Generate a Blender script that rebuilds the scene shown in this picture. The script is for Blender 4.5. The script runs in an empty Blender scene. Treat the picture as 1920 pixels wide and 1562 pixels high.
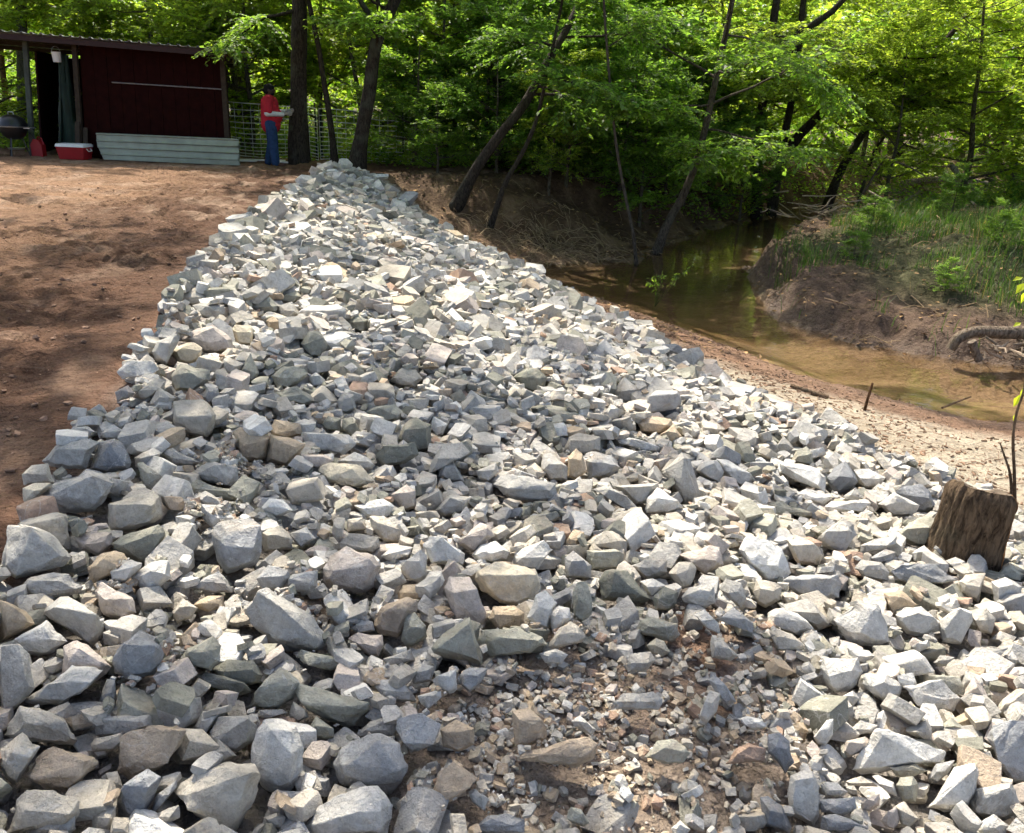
import bpy, bmesh, math, random
import numpy as np
from mathutils import Vector, Matrix

R = math.radians
SC = bpy.context.scene
COL = SC.collection
rng = np.random.default_rng(7)
random.seed(7)

# ------------------------------------------------------------------ camera
FPX, PW, PH = 1530.0, 1920.0, 1562.0
PITCH, ROLL, CAM = R(21.1), R(2.5), np.array([0, 0, 1.55])
FWD = np.array([0, math.cos(PITCH), -math.sin(PITCH)])
_u0 = np.array([0, math.sin(PITCH), math.cos(PITCH)])
_r0 = np.array([1.0, 0, 0])
RIGHT = math.cos(ROLL) * _r0 + math.sin(ROLL) * _u0
UP = -math.sin(ROLL) * _r0 + math.cos(ROLL) * _u0
cam_d = bpy.data.cameras.new('camera')
cam = bpy.data.objects.new('camera', cam_d)
COL.objects.link(cam)
M = Matrix.Identity(4)
for i in range(3):
    M[i][0], M[i][1], M[i][2], M[i][3] = RIGHT[i], UP[i], -FWD[i], CAM[i]
cam.matrix_world = M
cam_d.sensor_width = 36
cam_d.lens = 36 * FPX / PW
cam_d.clip_start, cam_d.clip_end = 0.05, 2000
SC.camera = cam

# ------------------------------------------------------------------ sky, sun, exposure
SUN_AZ, SUN_EL = R(-24), R(54)          # azimuth from +Y towards +X
SUN = np.array([math.sin(SUN_AZ) * math.cos(SUN_EL), math.cos(SUN_AZ) * math.cos(SUN_EL), math.sin(SUN_EL)])
w = bpy.data.worlds.new('World')
SC.world = w
w.use_nodes = True
nt = w.node_tree
bg = nt.nodes['Background']
sky = nt.nodes.new('ShaderNodeTexSky')
sky.sky_type = 'NISHITA'
sky.sun_disc = False
sky.sun_elevation = SUN_EL
sky.sun_rotation = SUN_AZ
sky.air_density = 0.8
sky.dust_density = 4.0
sky.ozone_density = 0.4
nt.links.new(sky.outputs[0], bg.inputs[0])
bg.inputs[1].default_value = 0.15
sd = bpy.data.lights.new('sun', 'SUN')
sun = bpy.data.objects.new('sun', sd)
COL.objects.link(sun)
sd.energy = 3.7
sd.angle = R(0.53)
sd.color = (1.0, 0.93, 0.82)
sun.rotation_euler = Vector(SUN).to_track_quat('Z', 'Y').to_euler()
vs = SC.view_settings
vs.view_transform = 'Standard'
vs.look = 'None'
vs.gamma = 1.0
vs.exposure = 1.16
SC.display_settings.display_device = 'sRGB'
cy = SC.cycles
cy.use_denoising = True
cy.use_adaptive_sampling = True
cy.adaptive_threshold = 0.045
cy.max_bounces = 4
cy.diffuse_bounces = 2
cy.glossy_bounces = 2
cy.transmission_bounces = 4
cy.transparent_max_bounces = 8
cy.caustics_reflective = cy.caustics_refractive = False
cy.sample_clamp_indirect = 6

# ------------------------------------------------------------------ projections used to place things
def ray(x, y):
    return FWD + RIGHT * ((x - PW / 2) / FPX) - UP * ((y - PH / 2) / FPX)
def onz(x, y, z):
    d = ray(x, y)
    return CAM + d * ((z - CAM[2]) / d[2])
def ony(x, y, Y):
    d = ray(x, y)
    return CAM + d * (Y / d[1])
def project(P):
    q = np.asarray(P, float) - CAM
    d = q @ FWD
    return PW / 2 + FPX * (q @ RIGHT) / d, PH / 2 - FPX * (q @ UP) / d, d

# ------------------------------------------------------------------ noise
def _hash(ix, iy, iz, seed):
    h = (ix * 374761393 + iy * 668265263 + iz * 2147483647 + seed * 974711) & 0xFFFFFFFF
    h = ((h ^ (h >> 13)) * 1274126177) & 0xFFFFFFFF
    h = ((h ^ (h >> 16)) * 2246822519) & 0xFFFFFFFF
    return ((h ^ (h >> 15)) & 0xFFFFFF) / float(0xFFFFFF)
def vnoise(P, seed=0):
    P = np.asarray(P, float)
    i = np.floor(P).astype(np.int64)
    f = P - i
    f = f * f * f * (f * (f * 6 - 15) + 10)
    out = 0
    for dx in (0, 1):
        wx = f[..., 0] if dx else 1 - f[..., 0]
        for dy in (0, 1):
            wy = f[..., 1] if dy else 1 - f[..., 1]
            for dz in (0, 1):
                wz = f[..., 2] if dz else 1 - f[..., 2]
                out = out + wx * wy * wz * _hash(i[..., 0] + dx, i[..., 1] + dy, i[..., 2] + dz, seed)
    return out * 2 - 1
def fbm(P, octaves=4, seed=0, gain=0.5):
    P = np.asarray(P, float)
    a, s, t = 1.0, 0, 0
    for o in range(octaves):
        s = s + a * vnoise(P * (2.03 ** o), seed + o * 17)
        t += a
        a *= gain
    return s / t
def vnoise2(x, y, seed=0):
    ix = np.floor(x); iy = np.floor(y)
    fx = x - ix; fy = y - iy
    fx = fx * fx * fx * (fx * (fx * 6 - 15) + 10); fy = fy * fy * fy * (fy * (fy * 6 - 15) + 10)
    ix = ix.astype(np.int64).astype(np.uint32); iy = iy.astype(np.int64).astype(np.uint32)
    s0 = np.uint32((seed * 974711 + 12345) & 0xFFFFFFFF)
    def hs(a, b):
        h = a * np.uint32(374761393) + b * np.uint32(668265263) + s0
        h = (h ^ (h >> np.uint32(13))) * np.uint32(1274126177)
        h = (h ^ (h >> np.uint32(16))) * np.uint32(2246822519)
        return ((h ^ (h >> np.uint32(15))) & np.uint32(0xFFFFFF)) * (2.0 / 0xFFFFFF) - 1.0
    o = np.uint32(1)
    a = hs(ix, iy); b = hs(ix + o, iy); c = hs(ix, iy + o); d = hs(ix + o, iy + o)
    return (a + (b - a) * fx) * (1 - fy) + (c + (d - c) * fx) * fy
def fbm2(x, y, scale, octaves=4, seed=0, gain=0.5):
    x = np.asarray(x, float) * scale; y = np.asarray(y, float) * scale
    a, s, t = 1.0, 0, 0
    for o in range(octaves):
        k = 2.03 ** o
        s = s + a * vnoise2(x * k + seed * 3.7, y * k + o * 5.3, seed + o * 17)
        t += a
        a *= gain
    return s / t
def smooth(a, b, x):
    t = np.clip((x - a) / (b - a), 0, 1)
    return t * t * (3 - 2 * t)

# ------------------------------------------------------------------ mesh building
class MB:
    """collects vertices, triangles and quads with a per-vertex tint"""
    def __init__(s):
        s.v, s.t, s.q, s.c, s.tm, s.qm, s.n = [], [], [], [], [], [], 0
    def add(s, v, tris=None, quads=None, c=None, m=0):
        v = np.asarray(v, float).reshape(-1, 3)
        if tris is not None and len(tris):
            tr = np.asarray(tris, np.int64).reshape(-1, 3) + s.n
            s.t.append(tr); s.tm.append(np.full(len(tr), m))
        if quads is not None and len(quads):
            qd = np.asarray(quads, np.int64).reshape(-1, 4) + s.n
            s.q.append(qd); s.qm.append(np.full(len(qd), m))
        if c is None:
            c = (1, 1, 1, 1)
        c = np.asarray(c, float)
        if c.ndim == 1:
            c = np.tile(c, (len(v), 1))
        s.v.append(v); s.c.append(c); s.n += len(v)
    def box(s, lo, hi, c=None, m=0, rot=None, org=None):
        lo, hi = np.asarray(lo, float), np.asarray(hi, float)
        v = np.array([[(lo, hi)[i][0], (lo, hi)[j][1], (lo, hi)[k][2]] for i in (0, 1) for j in (0, 1) for k in (0, 1)])
        if rot is not None:
            o = np.asarray(org if org is not None else (lo + hi) / 2)
            v = (v - o) @ np.asarray(rot).T + o
        s.add(v, quads=[(0, 1, 3, 2), (4, 6, 7, 5), (0, 4, 5, 1), (2, 3, 7, 6), (0, 2, 6, 4), (1, 5, 7, 3)], c=c, m=m)
    def tube(s, pts, rad, n=8, c=None, m=0, cap=True, wob=0.0, seed=0):
        pts = np.asarray(pts, float)
        k = len(pts)
        rad = np.broadcast_to(np.asarray(rad, float), (k,))
        tan = np.gradient(pts, axis=0)
        tan /= np.linalg.norm(tan, axis=1)[:, None] + 1e-9
        up = np.array([0.13, 0.31, 0.94]) if abs(tan[0][2]) < 0.9 else np.array([0.97, 0.2, 0.1])
        a = np.cross(tan[0], up); a /= np.linalg.norm(a)
        fr = []
        for i in range(k):
            a = a - tan[i] * (a @ tan[i]); a /= np.linalg.norm(a) + 1e-9
            fr.append((a, np.cross(tan[i], a)))
        th = np.arange(n) * 2 * math.pi / n
        V = np.empty((k, n, 3))
        for i in range(k):
            rr = rad[i]
            if wob:
                rr = rr * (1 + wob * vnoise(np.stack([np.cos(th) * 1.6, np.sin(th) * 1.6, th * 0 + i * 0.35 + seed], -1), seed))
            V[i] = pts[i] + (np.cos(th) * rr)[:, None] * fr[i][0] + (np.sin(th) * rr)[:, None] * fr[i][1]
        j = np.arange(n); j2 = (j + 1) % n
        Q = np.concatenate([np.stack([i * n + j, i * n + j2, (i + 1) * n + j2, (i + 1) * n + j], 1) for i in range(k - 1)])
        T = None
        V = V.reshape(-1, 3)
        if cap:
            V = np.vstack([V, pts[0], pts[-1]])
            T = np.concatenate([np.stack([np.full(n, k * n), j2, j], 1), np.stack([np.full(n, k * n + 1), (k - 1) * n + j, (k - 1) * n + j2], 1)])
        s.add(V, T, Q, c, m)
    def lathe(s, prof, n=16, org=(0, 0, 0), c=None, m=0, sx=1, sy=1):
        prof = np.asarray(prof, float)
        th = np.arange(n) * 2 * math.pi / n
        k = len(prof)
        V = np.stack([prof[:, 0:1] * np.cos(th) * sx, prof[:, 0:1] * np.sin(th) * sy, np.repeat(prof[:, 1:2], n, 1)], -1).reshape(-1, 3) + np.asarray(org)
        j = np.arange(n); j2 = (j + 1) % n
        Q = np.concatenate([np.stack([i * n + j, i * n + j2, (i + 1) * n + j2, (i + 1) * n + j], 1) for i in range(k - 1)])
        s.add(V, None, Q, c, m)
    def mesh(s, name, mats, smooth_deg=None):
        v = np.concatenate(s.v); c = np.concatenate(s.c)
        t = np.concatenate(s.t) if s.t else np.zeros((0, 3), np.int64)
        q = np.concatenate(s.q) if s.q else np.zeros((0, 4), np.int64)
        mi = np.concatenate([np.concatenate(s.tm) if s.tm else np.zeros(0), np.concatenate(s.qm) if s.qm else np.zeros(0)]).astype(np.int32)
        me = bpy.data.meshes.new(name)
        me.vertices.add(len(v)); me.vertices.foreach_set('co', v.ravel())
        nl = len(t) * 3 + len(q) * 4
        me.loops.add(nl); me.loops.foreach_set('vertex_index', np.concatenate([t.ravel(), q.ravel()]).astype(np.int32))
        me.polygons.add(len(t) + len(q))
        st = np.concatenate([np.arange(len(t)) * 3, len(t) * 3 + np.arange(len(q)) * 4]).astype(np.int32)
        me.polygons.foreach_set('loop_start', st)
        me.polygons.foreach_set('material_index', mi)
        if not isinstance(mats, (list, tuple)):
            mats = [mats]
        for mm in mats:
            me.materials.append(mm)
        me.update(calc_edges=True)
        at = me.attributes.new('tint', 'FLOAT_COLOR', 'POINT')
        at.data.foreach_set('color', c.astype(np.float32).ravel())
        if smooth_deg is not None:
            me.polygons.foreach_set('use_smooth', np.ones(len(t) + len(q), bool))
            if smooth_deg < 180:
                me.set_sharp_from_angle(angle=R(smooth_deg))
        else:
            me.polygons.foreach_set('use_smooth', np.zeros(len(t) + len(q), bool))
        return me
    def obj(s, name, mats, parent=None, smooth_deg=None, loc=None):
        if loc is not None:
            s.v = [v - np.asarray(loc) for v in s.v]
        o = bpy.data.objects.new(name, s.mesh(name, mats, smooth_deg))
        COL.objects.link(o)
        if loc is not None:
            o.location = loc
        if parent is not None:
            o.parent = parent
            if parent.type == 'EMPTY' and loc is None:
                o.matrix_parent_inverse = parent.matrix_basis.inverted()
        return o

def tag(o, label=None, cat=None, group=None, kind=None):
    if label: o['label'] = label
    if cat: o['category'] = cat
    if group: o['group'] = group
    if kind: o['kind'] = kind
    return o
def empty(name, loc=(0, 0, 0), label=None, cat=None, group=None, kind=None):
    o = bpy.data.objects.new(name, None)
    COL.objects.link(o)
    o.location = loc
    return tag(o, label, cat, group, kind)
def copy_tree(o, parent=None):
    c = o.copy(); COL.objects.link(c); c.parent = parent
    for ch in list(o.children):
        copy_tree(ch, c)
    return c
def rotm(axis, a):
    return np.array(Matrix.Rotation(a, 3, axis))

# ------------------------------------------------------------------ materials
def mat(name):
    m = bpy.data.materials.new(name)
    m.use_nodes = True
    nt = m.node_tree
    nt.nodes.clear()
    out = nt.nodes.new('ShaderNodeOutputMaterial')
    return m, nt, out
def N(nt, kind, **kw):
    n = nt.nodes.new(kind)
    for k, v in kw.items():
        if k.startswith('_'):
            setattr(n, k[1:], v)
        else:
            n.inputs[k.replace('__', ' ')].default_value = v
    return n
def mixc(nt, fac, a, b, mode='MIX'):
    n = nt.nodes.new('ShaderNodeMix'); n.data_type = 'RGBA'; n.blend_type = mode
    for sock, val in ((n.inputs[0], fac), (n.inputs[6], a), (n.inputs[7], b)):
        if hasattr(val, 'is_linked'): nt.links.new(val, sock)
        elif isinstance(val, tuple) and len(val) == 3: sock.default_value = (*val, 1)
        else: sock.default_value = val
    return n.outputs[2]
def math_(nt, op, a, b=0.0, c=None):
    n = nt.nodes.new('ShaderNodeMath'); n.operation = op
    for i, val in enumerate((a, b) if c is None else (a, b, c)):
        if hasattr(val, 'is_linked'): nt.links.new(val, n.inputs[i])
        else: n.inputs[i].default_value = val
    return n.outputs[0]
def ramp(nt, fac, stops, interp='LINEAR'):
    n = nt.nodes.new('ShaderNodeValToRGB'); n.color_ramp.interpolation = interp
    e = n.color_ramp.elements
    while len(e) < len(stops): e.new(0.5)
    for i, (p, c) in enumerate(stops):
        e[i].position = p; e[i].color = (*c, 1) if len(c) == 3 else c
    nt.links.new(fac, n.inputs[0])
    return n.outputs[0]
def noise(nt, vec, scale, detail=4, rough=0.55, dist=0.0):
    n = N(nt, 'ShaderNodeTexNoise', Scale=scale, Detail=detail, Roughness=rough, Distortion=dist)
    if vec is not None: nt.links.new(vec, n.inputs['Vector'])
    return n.outputs[0]
def bump(nt, h, strength, dist, normal=None):
    n = N(nt, 'ShaderNodeBump', Strength=strength, Distance=dist)
    nt.links.new(h, n.inputs['Height'])
    if normal is not None: nt.links.new(normal, n.inputs['Normal'])
    return n.outputs[0]
def bsdf(nt, out, color, rough=0.8, normal=None, metal=0.0, spec=0.3):
    b = N(nt, 'ShaderNodeBsdfPrincipled')
    b.inputs['Specular IOR Level'].default_value = spec
    b.inputs['Metallic'].default_value = metal
    for sock, val in ((b.inputs['Base Color'], color), (b.inputs['Roughness'], rough)):
        if hasattr(val, 'is_linked'): nt.links.new(val, sock)
        elif isinstance(val, tuple): sock.default_value = (*val[:3], 1)
        else: sock.default_value = val
    if normal is not None: nt.links.new(normal, b.inputs['Normal'])
    nt.links.new(b.outputs[0], out.inputs[0])
    return b
def position(nt):
    return nt.nodes.new('ShaderNodeNewGeometry').outputs['Position']
def objco(nt):
    return nt.nodes.new('ShaderNodeTexCoord').outputs['Object']
def tint(nt):
    a = nt.nodes.new('ShaderNodeAttribute'); a.attribute_name = 'tint'
    return a
def scalev(nt, v, sc):
    n = nt.nodes.new('ShaderNodeMapping'); n.inputs['Scale'].default_value = sc
    nt.links.new(v, n.inputs[0]); return n.outputs[0]

def m_rock():
    m, nt, out = mat('quarried rock')
    a = tint(nt); p = position(nt)
    off = nt.nodes.new('ShaderNodeVectorMath'); off.operation = 'ADD'
    comb = nt.nodes.new('ShaderNodeCombineXYZ')
    s = math_(nt, 'MULTIPLY', a.outputs['Alpha'], 53.0)
    for i in range(3): nt.links.new(s, comb.inputs[i])
    nt.links.new(p, off.inputs[0]); nt.links.new(comb.outputs[0], off.inputs[1])
    v = off.outputs[0]
    base = a.outputs['Color']
    n1 = noise(nt, v, 9.0, 5, 0.6)
    c = mixc(nt, 1.0, base, ramp(nt, n1, [(0.25, (0.72, 0.71, 0.70)), (0.5, (1, 1, 1)), (0.8, (1.22, 1.21, 1.18))]), 'MULTIPLY')
    # tan dust stains with a shape of their own
    n2 = noise(nt, v, 5.0, 4, 0.6, 0.6)
    c = mixc(nt, math_(nt, 'MULTIPLY', ramp(nt, n2, [(0.54, (0, 0, 0)), (0.68, (1, 1, 1))]), 0.55), c, (0.44, 0.375, 0.29))
    # thin pale mineral veins in some of the stone
    nv = noise(nt, v, 4.2, 5, 0.55, 1.2)
    vein = ramp(nt, math_(nt, 'ABSOLUTE', math_(nt, 'SUBTRACT', nv, 0.5)), [(0.0, (1, 1, 1)), (0.012, (0, 0, 0))])
    gate = ramp(nt, noise(nt, v, 2.1, 2, 0.5), [(0.52, (0, 0, 0)), (0.6, (1, 1, 1))])
    c = mixc(nt, math_(nt, 'MULTIPLY', math_(nt, 'MULTIPLY', vein, gate), 0.5), c, (0.62, 0.60, 0.56))
    # mineral speckle
    n3 = noise(nt, v, 170.0, 2, 0.7)
    c = mixc(nt, 1.0, c, ramp(nt, n3, [(0.33, (0.90, 0.90, 0.905)), (0.5, (1, 1, 1)), (0.68, (1.08, 1.08, 1.075))]), 'MULTIPLY')
    n4 = noise(nt, v, 34.0, 6, 0.65)
    nrm = bump(nt, n4, 0.75, 0.022)
    n5 = noise(nt, v, 120.0, 3, 0.7)
    nrm = bump(nt, n5, 0.45, 0.006, nrm)
    n6 = noise(nt, v, 62.0, 3, 0.6, 0.8)
    pit = ramp(nt, n6, [(0.34, (0, 0, 0)), (0.44, (1, 1, 1))])
    nrm = bump(nt, pit, 0.5, 0.006, nrm)
    c = mixc(nt, 1.0, c, ramp(nt, n4, [(0.3, (0.8, 0.79, 0.77)), (0.55, (1.05, 1.05, 1.04))]), 'MULTIPLY')
    bsdf(nt, out, c, 0.9, nrm, spec=0.18)
    return m
def m_ground():
    m, nt, out = mat('earth and sand')
    a = tint(nt); p = position(nt)
    n1 = noise(nt, p, 1.3, 5, 0.6)
    n2 = noise(nt, p, 11.0, 6, 0.65)
    n3 = noise(nt, p, 60.0, 4, 0.7)
    c = mixc(nt, 1.0, a.outputs['Color'], ramp(nt, n1, [(0.3, (0.78, 0.76, 0.74)), (0.7, (1.2, 1.2, 1.2))]), 'MULTIPLY')
    c = mixc(nt, 1.0, c, ramp(nt, n2, [(0.3, (0.66, 0.63, 0.6)), (0.5, (1, 1, 1)), (0.72, (1.25, 1.25, 1.26))]), 'MULTIPLY')
    c = mixc(nt, 1.0, c, ramp(nt, n3, [(0.3, (0.75, 0.73, 0.7)), (0.7, (1.2, 1.2, 1.2))]), 'MULTIPLY')
    wv = nt.nodes.new('ShaderNodeVectorMath'); wv.operation = 'ADD'
    cn = N(nt, 'ShaderNodeTexNoise', Scale=9.0, Detail=3.0)
    nt.links.new(p, cn.inputs['Vector'])
    sc_ = nt.nodes.new('ShaderNodeVectorMath'); sc_.operation = 'SCALE'; sc_.inputs['Scale'].default_value = 0.09
    nt.links.new(cn.outputs['Color'], sc_.inputs[0]); nt.links.new(p, wv.inputs[0]); nt.links.new(sc_.outputs[0], wv.inputs[1])
    nrm = bump(nt, n2, 0.9, 0.07)
    for vs_, st, ds in ((13.0, 0.55, 0.05), (42.0, 0.7, 0.02)):
        vo = N(nt, 'ShaderNodeTexVoronoi', Scale=vs_); vo.feature = 'F1'
        nt.links.new(wv.outputs[0], vo.inputs['Vector'])
        nrm = bump(nt, math_(nt, 'MULTIPLY', vo.outputs['Distance'], -1.0), st, ds, nrm)
    nrm = bump(nt, n3, 0.8, 0.018, nrm)
    r = ramp(nt, a.outputs['Alpha'], [(0.0, (0.45, 0.45, 0.45)), (1.0, (0.95, 0.95, 0.95))])
    bsdf(nt, out, c, r, nrm, spec=0.2)
    return m
def m_tinted(name, rough=0.85, nscale=20.0, lo=0.75, hi=1.25, bstr=0.3, bdist=0.01, spec=0.2, stretch=None, metal=0.0):
    m, nt, out = mat(name)
    a = tint(nt); p = objco(nt) if stretch else position(nt)
    if stretch: p = scalev(nt, p, stretch)
    n1 = noise(nt, p, nscale, 5, 0.6)
    c = mixc(nt, 1.0, a.outputs['Color'], ramp(nt, n1, [(0.3, (lo,) * 3), (0.7, (hi,) * 3)]), 'MULTIPLY')
    bsdf(nt, out, c, rough, bump(nt, n1, bstr, bdist) if bstr else None, spec=spec, metal=metal)
    return m
def m_bark():
    m, nt, out = mat('bark')
    a = tint(nt); p = scalev(nt, position(nt), (1, 1, 0.32))
    n1 = noise(nt, p, 34.0, 6, 0.7, 0.6)
    n2 = noise(nt, position(nt), 2.2, 3, 0.6)
    c = mixc(nt, 1.0, a.outputs['Color'], ramp(nt, n1, [(0.36, (0.28, 0.26, 0.25)), (0.58, (1.2, 1.18, 1.14))]), 'MULTIPLY')
    c = mixc(nt, math_(nt, 'MULTIPLY', ramp(nt, n2, [(0.55, (0, 0, 0)), (0.75, (1, 1, 1))]), 0.5), c, (0.13, 0.14, 0.10))
    bsdf(nt, out, c, 0.9, bump(nt, n1, 1.0, 0.05), spec=0.12)
    return m
def m_leaf(name, trans=0.6, gloss=0.5, tcol=(2.35, 2.4, 1.0)):
    m, nt, out = mat(name)
    a = tint(nt)
    d = N(nt, 'ShaderNodeBsdfPrincipled', Roughness=gloss)
    d.inputs['Specular IOR Level'].default_value = 0.35
    nt.links.new(a.outputs['Color'], d.inputs['Base Color'])
    t = N(nt, 'ShaderNodeBsdfTranslucent')
    nt.links.new(mixc(nt, 1.0, a.outputs['Color'], tcol, 'MULTIPLY'), t.inputs['Color'])
    mx = N(nt, 'ShaderNodeMixShader', Fac=trans)
    nt.links.new(d.outputs[0], mx.inputs[1]); nt.links.new(t.outputs[0], mx.inputs[2])
    nt.links.new(mx.outputs[0], out.inputs[0])
    return m
def m_water():
    m, nt, out = mat('creek water')
    p = scalev(nt, position(nt), (1, 1.6, 1))
    n1 = noise(nt, p, 3.2, 3, 0.5, 0.4)
    n2 = noise(nt, p, 14.0, 2, 0.5)
    nrm = bump(nt, n1, 0.10, 0.05)
    nrm = bump(nt, n2, 0.05, 0.01, nrm)
    gl = N(nt, 'ShaderNodeBsdfGlossy', Roughness=0.03, Color=(1, 1, 1, 1)); nt.links.new(nrm, gl.inputs['Normal'])
    tr = N(nt, 'ShaderNodeBsdfTransparent', Color=(0.92, 0.86, 0.76, 1))
    fr = N(nt, 'ShaderNodeFresnel', IOR=1.33); nt.links.new(nrm, fr.inputs['Normal'])
    mx = N(nt, 'ShaderNodeMixShader')
    nt.links.new(fr.outputs[0], mx.inputs[0]); nt.links.new(tr.outputs[0], mx.inputs[1]); nt.links.new(gl.outputs[0], mx.inputs[2])
    nt.links.new(mx.outputs[0], out.inputs[0])
    return m
def m_plain(name, col, rough=0.6, metal=0.0, spec=0.4, nscale=8.0, var=0.25, bstr=0.0):
    m, nt, out = mat(name)
    n1 = noise(nt, objco(nt), nscale, 5, 0.6)
    c = mixc(nt, 1.0, col, ramp(nt, n1, [(0.3, (1 - var,) * 3), (0.7, (1 + var,) * 3)]), 'MULTIPLY')
    bsdf(nt, out, c, rough, bump(nt, n1, bstr, 0.01) if bstr else None, metal, spec)
    return m
M_ROCK, M_GROUND, M_BARK, M_WATER = m_rock(), m_ground(), m_bark(), m_water()
M_LEAF = m_leaf('leaf')
M_GRASS = m_leaf('grass blade', 0.4, 0.5, (1.7, 1.7, 0.9))
M_TWIG = m_tinted('dry twig', 0.9, 30.0)

# ================================================================== terrain
TOP = np.array([(-1.8, -8), (-1.85, 1.0), (-1.9, 2.68), (-2.03, 3.03), (-2.37, 4.62), (-2.98, 7.27), (-3.46, 10.2), (-3.6, 11.8), (-4.15, 16.9), (-3.7, 17.7), (-2.9, 18.3), (-1.5, 19.0), (0, 19.8), (2, 21.7), (4, 24.6), (7, 28), (12, 32.5), (20, 38), (40, 48)])
SH_A = np.array([(34, -8), (14, 4), (9, 6.8), (7, 7.5), (5.26, 7.9), (4.7, 8.0), (4.0, 8.55), (3.3, 9.2), (2.75, 10.4), (2.1, 11.4), (1.0, 13.3), (-0.15, 14.9)])
SH_B = np.array([(-0.15, 14.9), (1.0, 15.7), (2.4, 16.2), (3.1, 18), (4.84, 21.3), (6.8, 23.5), (10, 27), (15, 31), (24, 36), (44, 45)])
SH_C = np.array([(45, 41), (25, 32.5), (15, 27.5), (10, 23), (7, 20.3), (5.6, 18.2), (4.35, 16), (4.15, 14.1), (3.8, 11.9), (4.5, 10.55), (5.5, 10.06), (6.4, 9.85), (9, 9.0), (14, 7), (36, -4)])
WATER_Z = -1.3
def seg_dist(x, y, poly):
    d = np.full(x.shape, 1e9)
    for (ax, ay), (bx, by) in zip(poly[:-1], poly[1:]):
        vx, vy = bx - ax, by - ay
        t = np.clip(((x - ax) * vx + (y - ay) * vy) / (vx * vx + vy * vy), 0, 1)
        d = np.minimum(d, np.hypot(x - ax - t * vx, y - ay - t * vy))
    return d
def inside(x, y, poly):
    r = np.zeros(x.shape, bool)
    k = len(poly)
    for i in range(k):
        ax, ay = poly[i]; bx, by = poly[(i + 1) % k]
        if ay == by: continue
        cond = (ay > y) != (by > y)
        r ^= cond & (x < (bx - ax) * (y - ay) / (by - ay) + ax)
    return r
YARD_POLY = np.vstack([TOP, [(40, 300), (-300, 300), (-300, -8)]])
WATER_POLY = np.vstack([SH_A, SH_B[1:], SH_C])
FINES = [(p[0], p[1], r) for p, r in ((onz(px, py, z), r) for px, py, z, r in (
    (300, 1275, -.05, .13), (560, 1135, -.1, .14), (905, 1345, -.2, .24), (1000, 1370, -.25, .30), (1230, 1410, -.35, .36), (1350, 1235, -.4, .26),
    (1120, 1450, -.25, .34), (240, 1110, -.05, .10), (1390, 1420, -.35, .22), (1050, 1250, -.3, .18), (850, 1480, -.2, .2), (395, 985, -.05, .12), (420, 880, -.05, .12)))]
def fines_mask(x, y):
    m = np.zeros(x.shape)
    for fx, fy, r in FINES:
        m = np.maximum(m, 1 - smooth(r * 0.55, r * 1.25, np.hypot(x - fx, (y - fy) * 0.9)))
    return m
def xL(y): return np.interp(y, [-8, 1, 2.68, 3.03, 4.62, 7.27, 10.2, 11.8, 16.9, 17.6], [-1.8, -1.85, -1.9, -2.03, -2.37, -2.98, -3.46, -3.6, -4.15, -4.1])
def xT(y): return np.interp(y, [-8, 0, 3, 4.5, 5.4, 6.0, 6.9, 8.9, 10.6, 14.4, 17.0, 17.8], [3.5, 3.6, 3.7, 3.55, 3.15, 2.75, 2.35, 1.9, 1.1, -.3, -2.3, -3.6])
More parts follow.
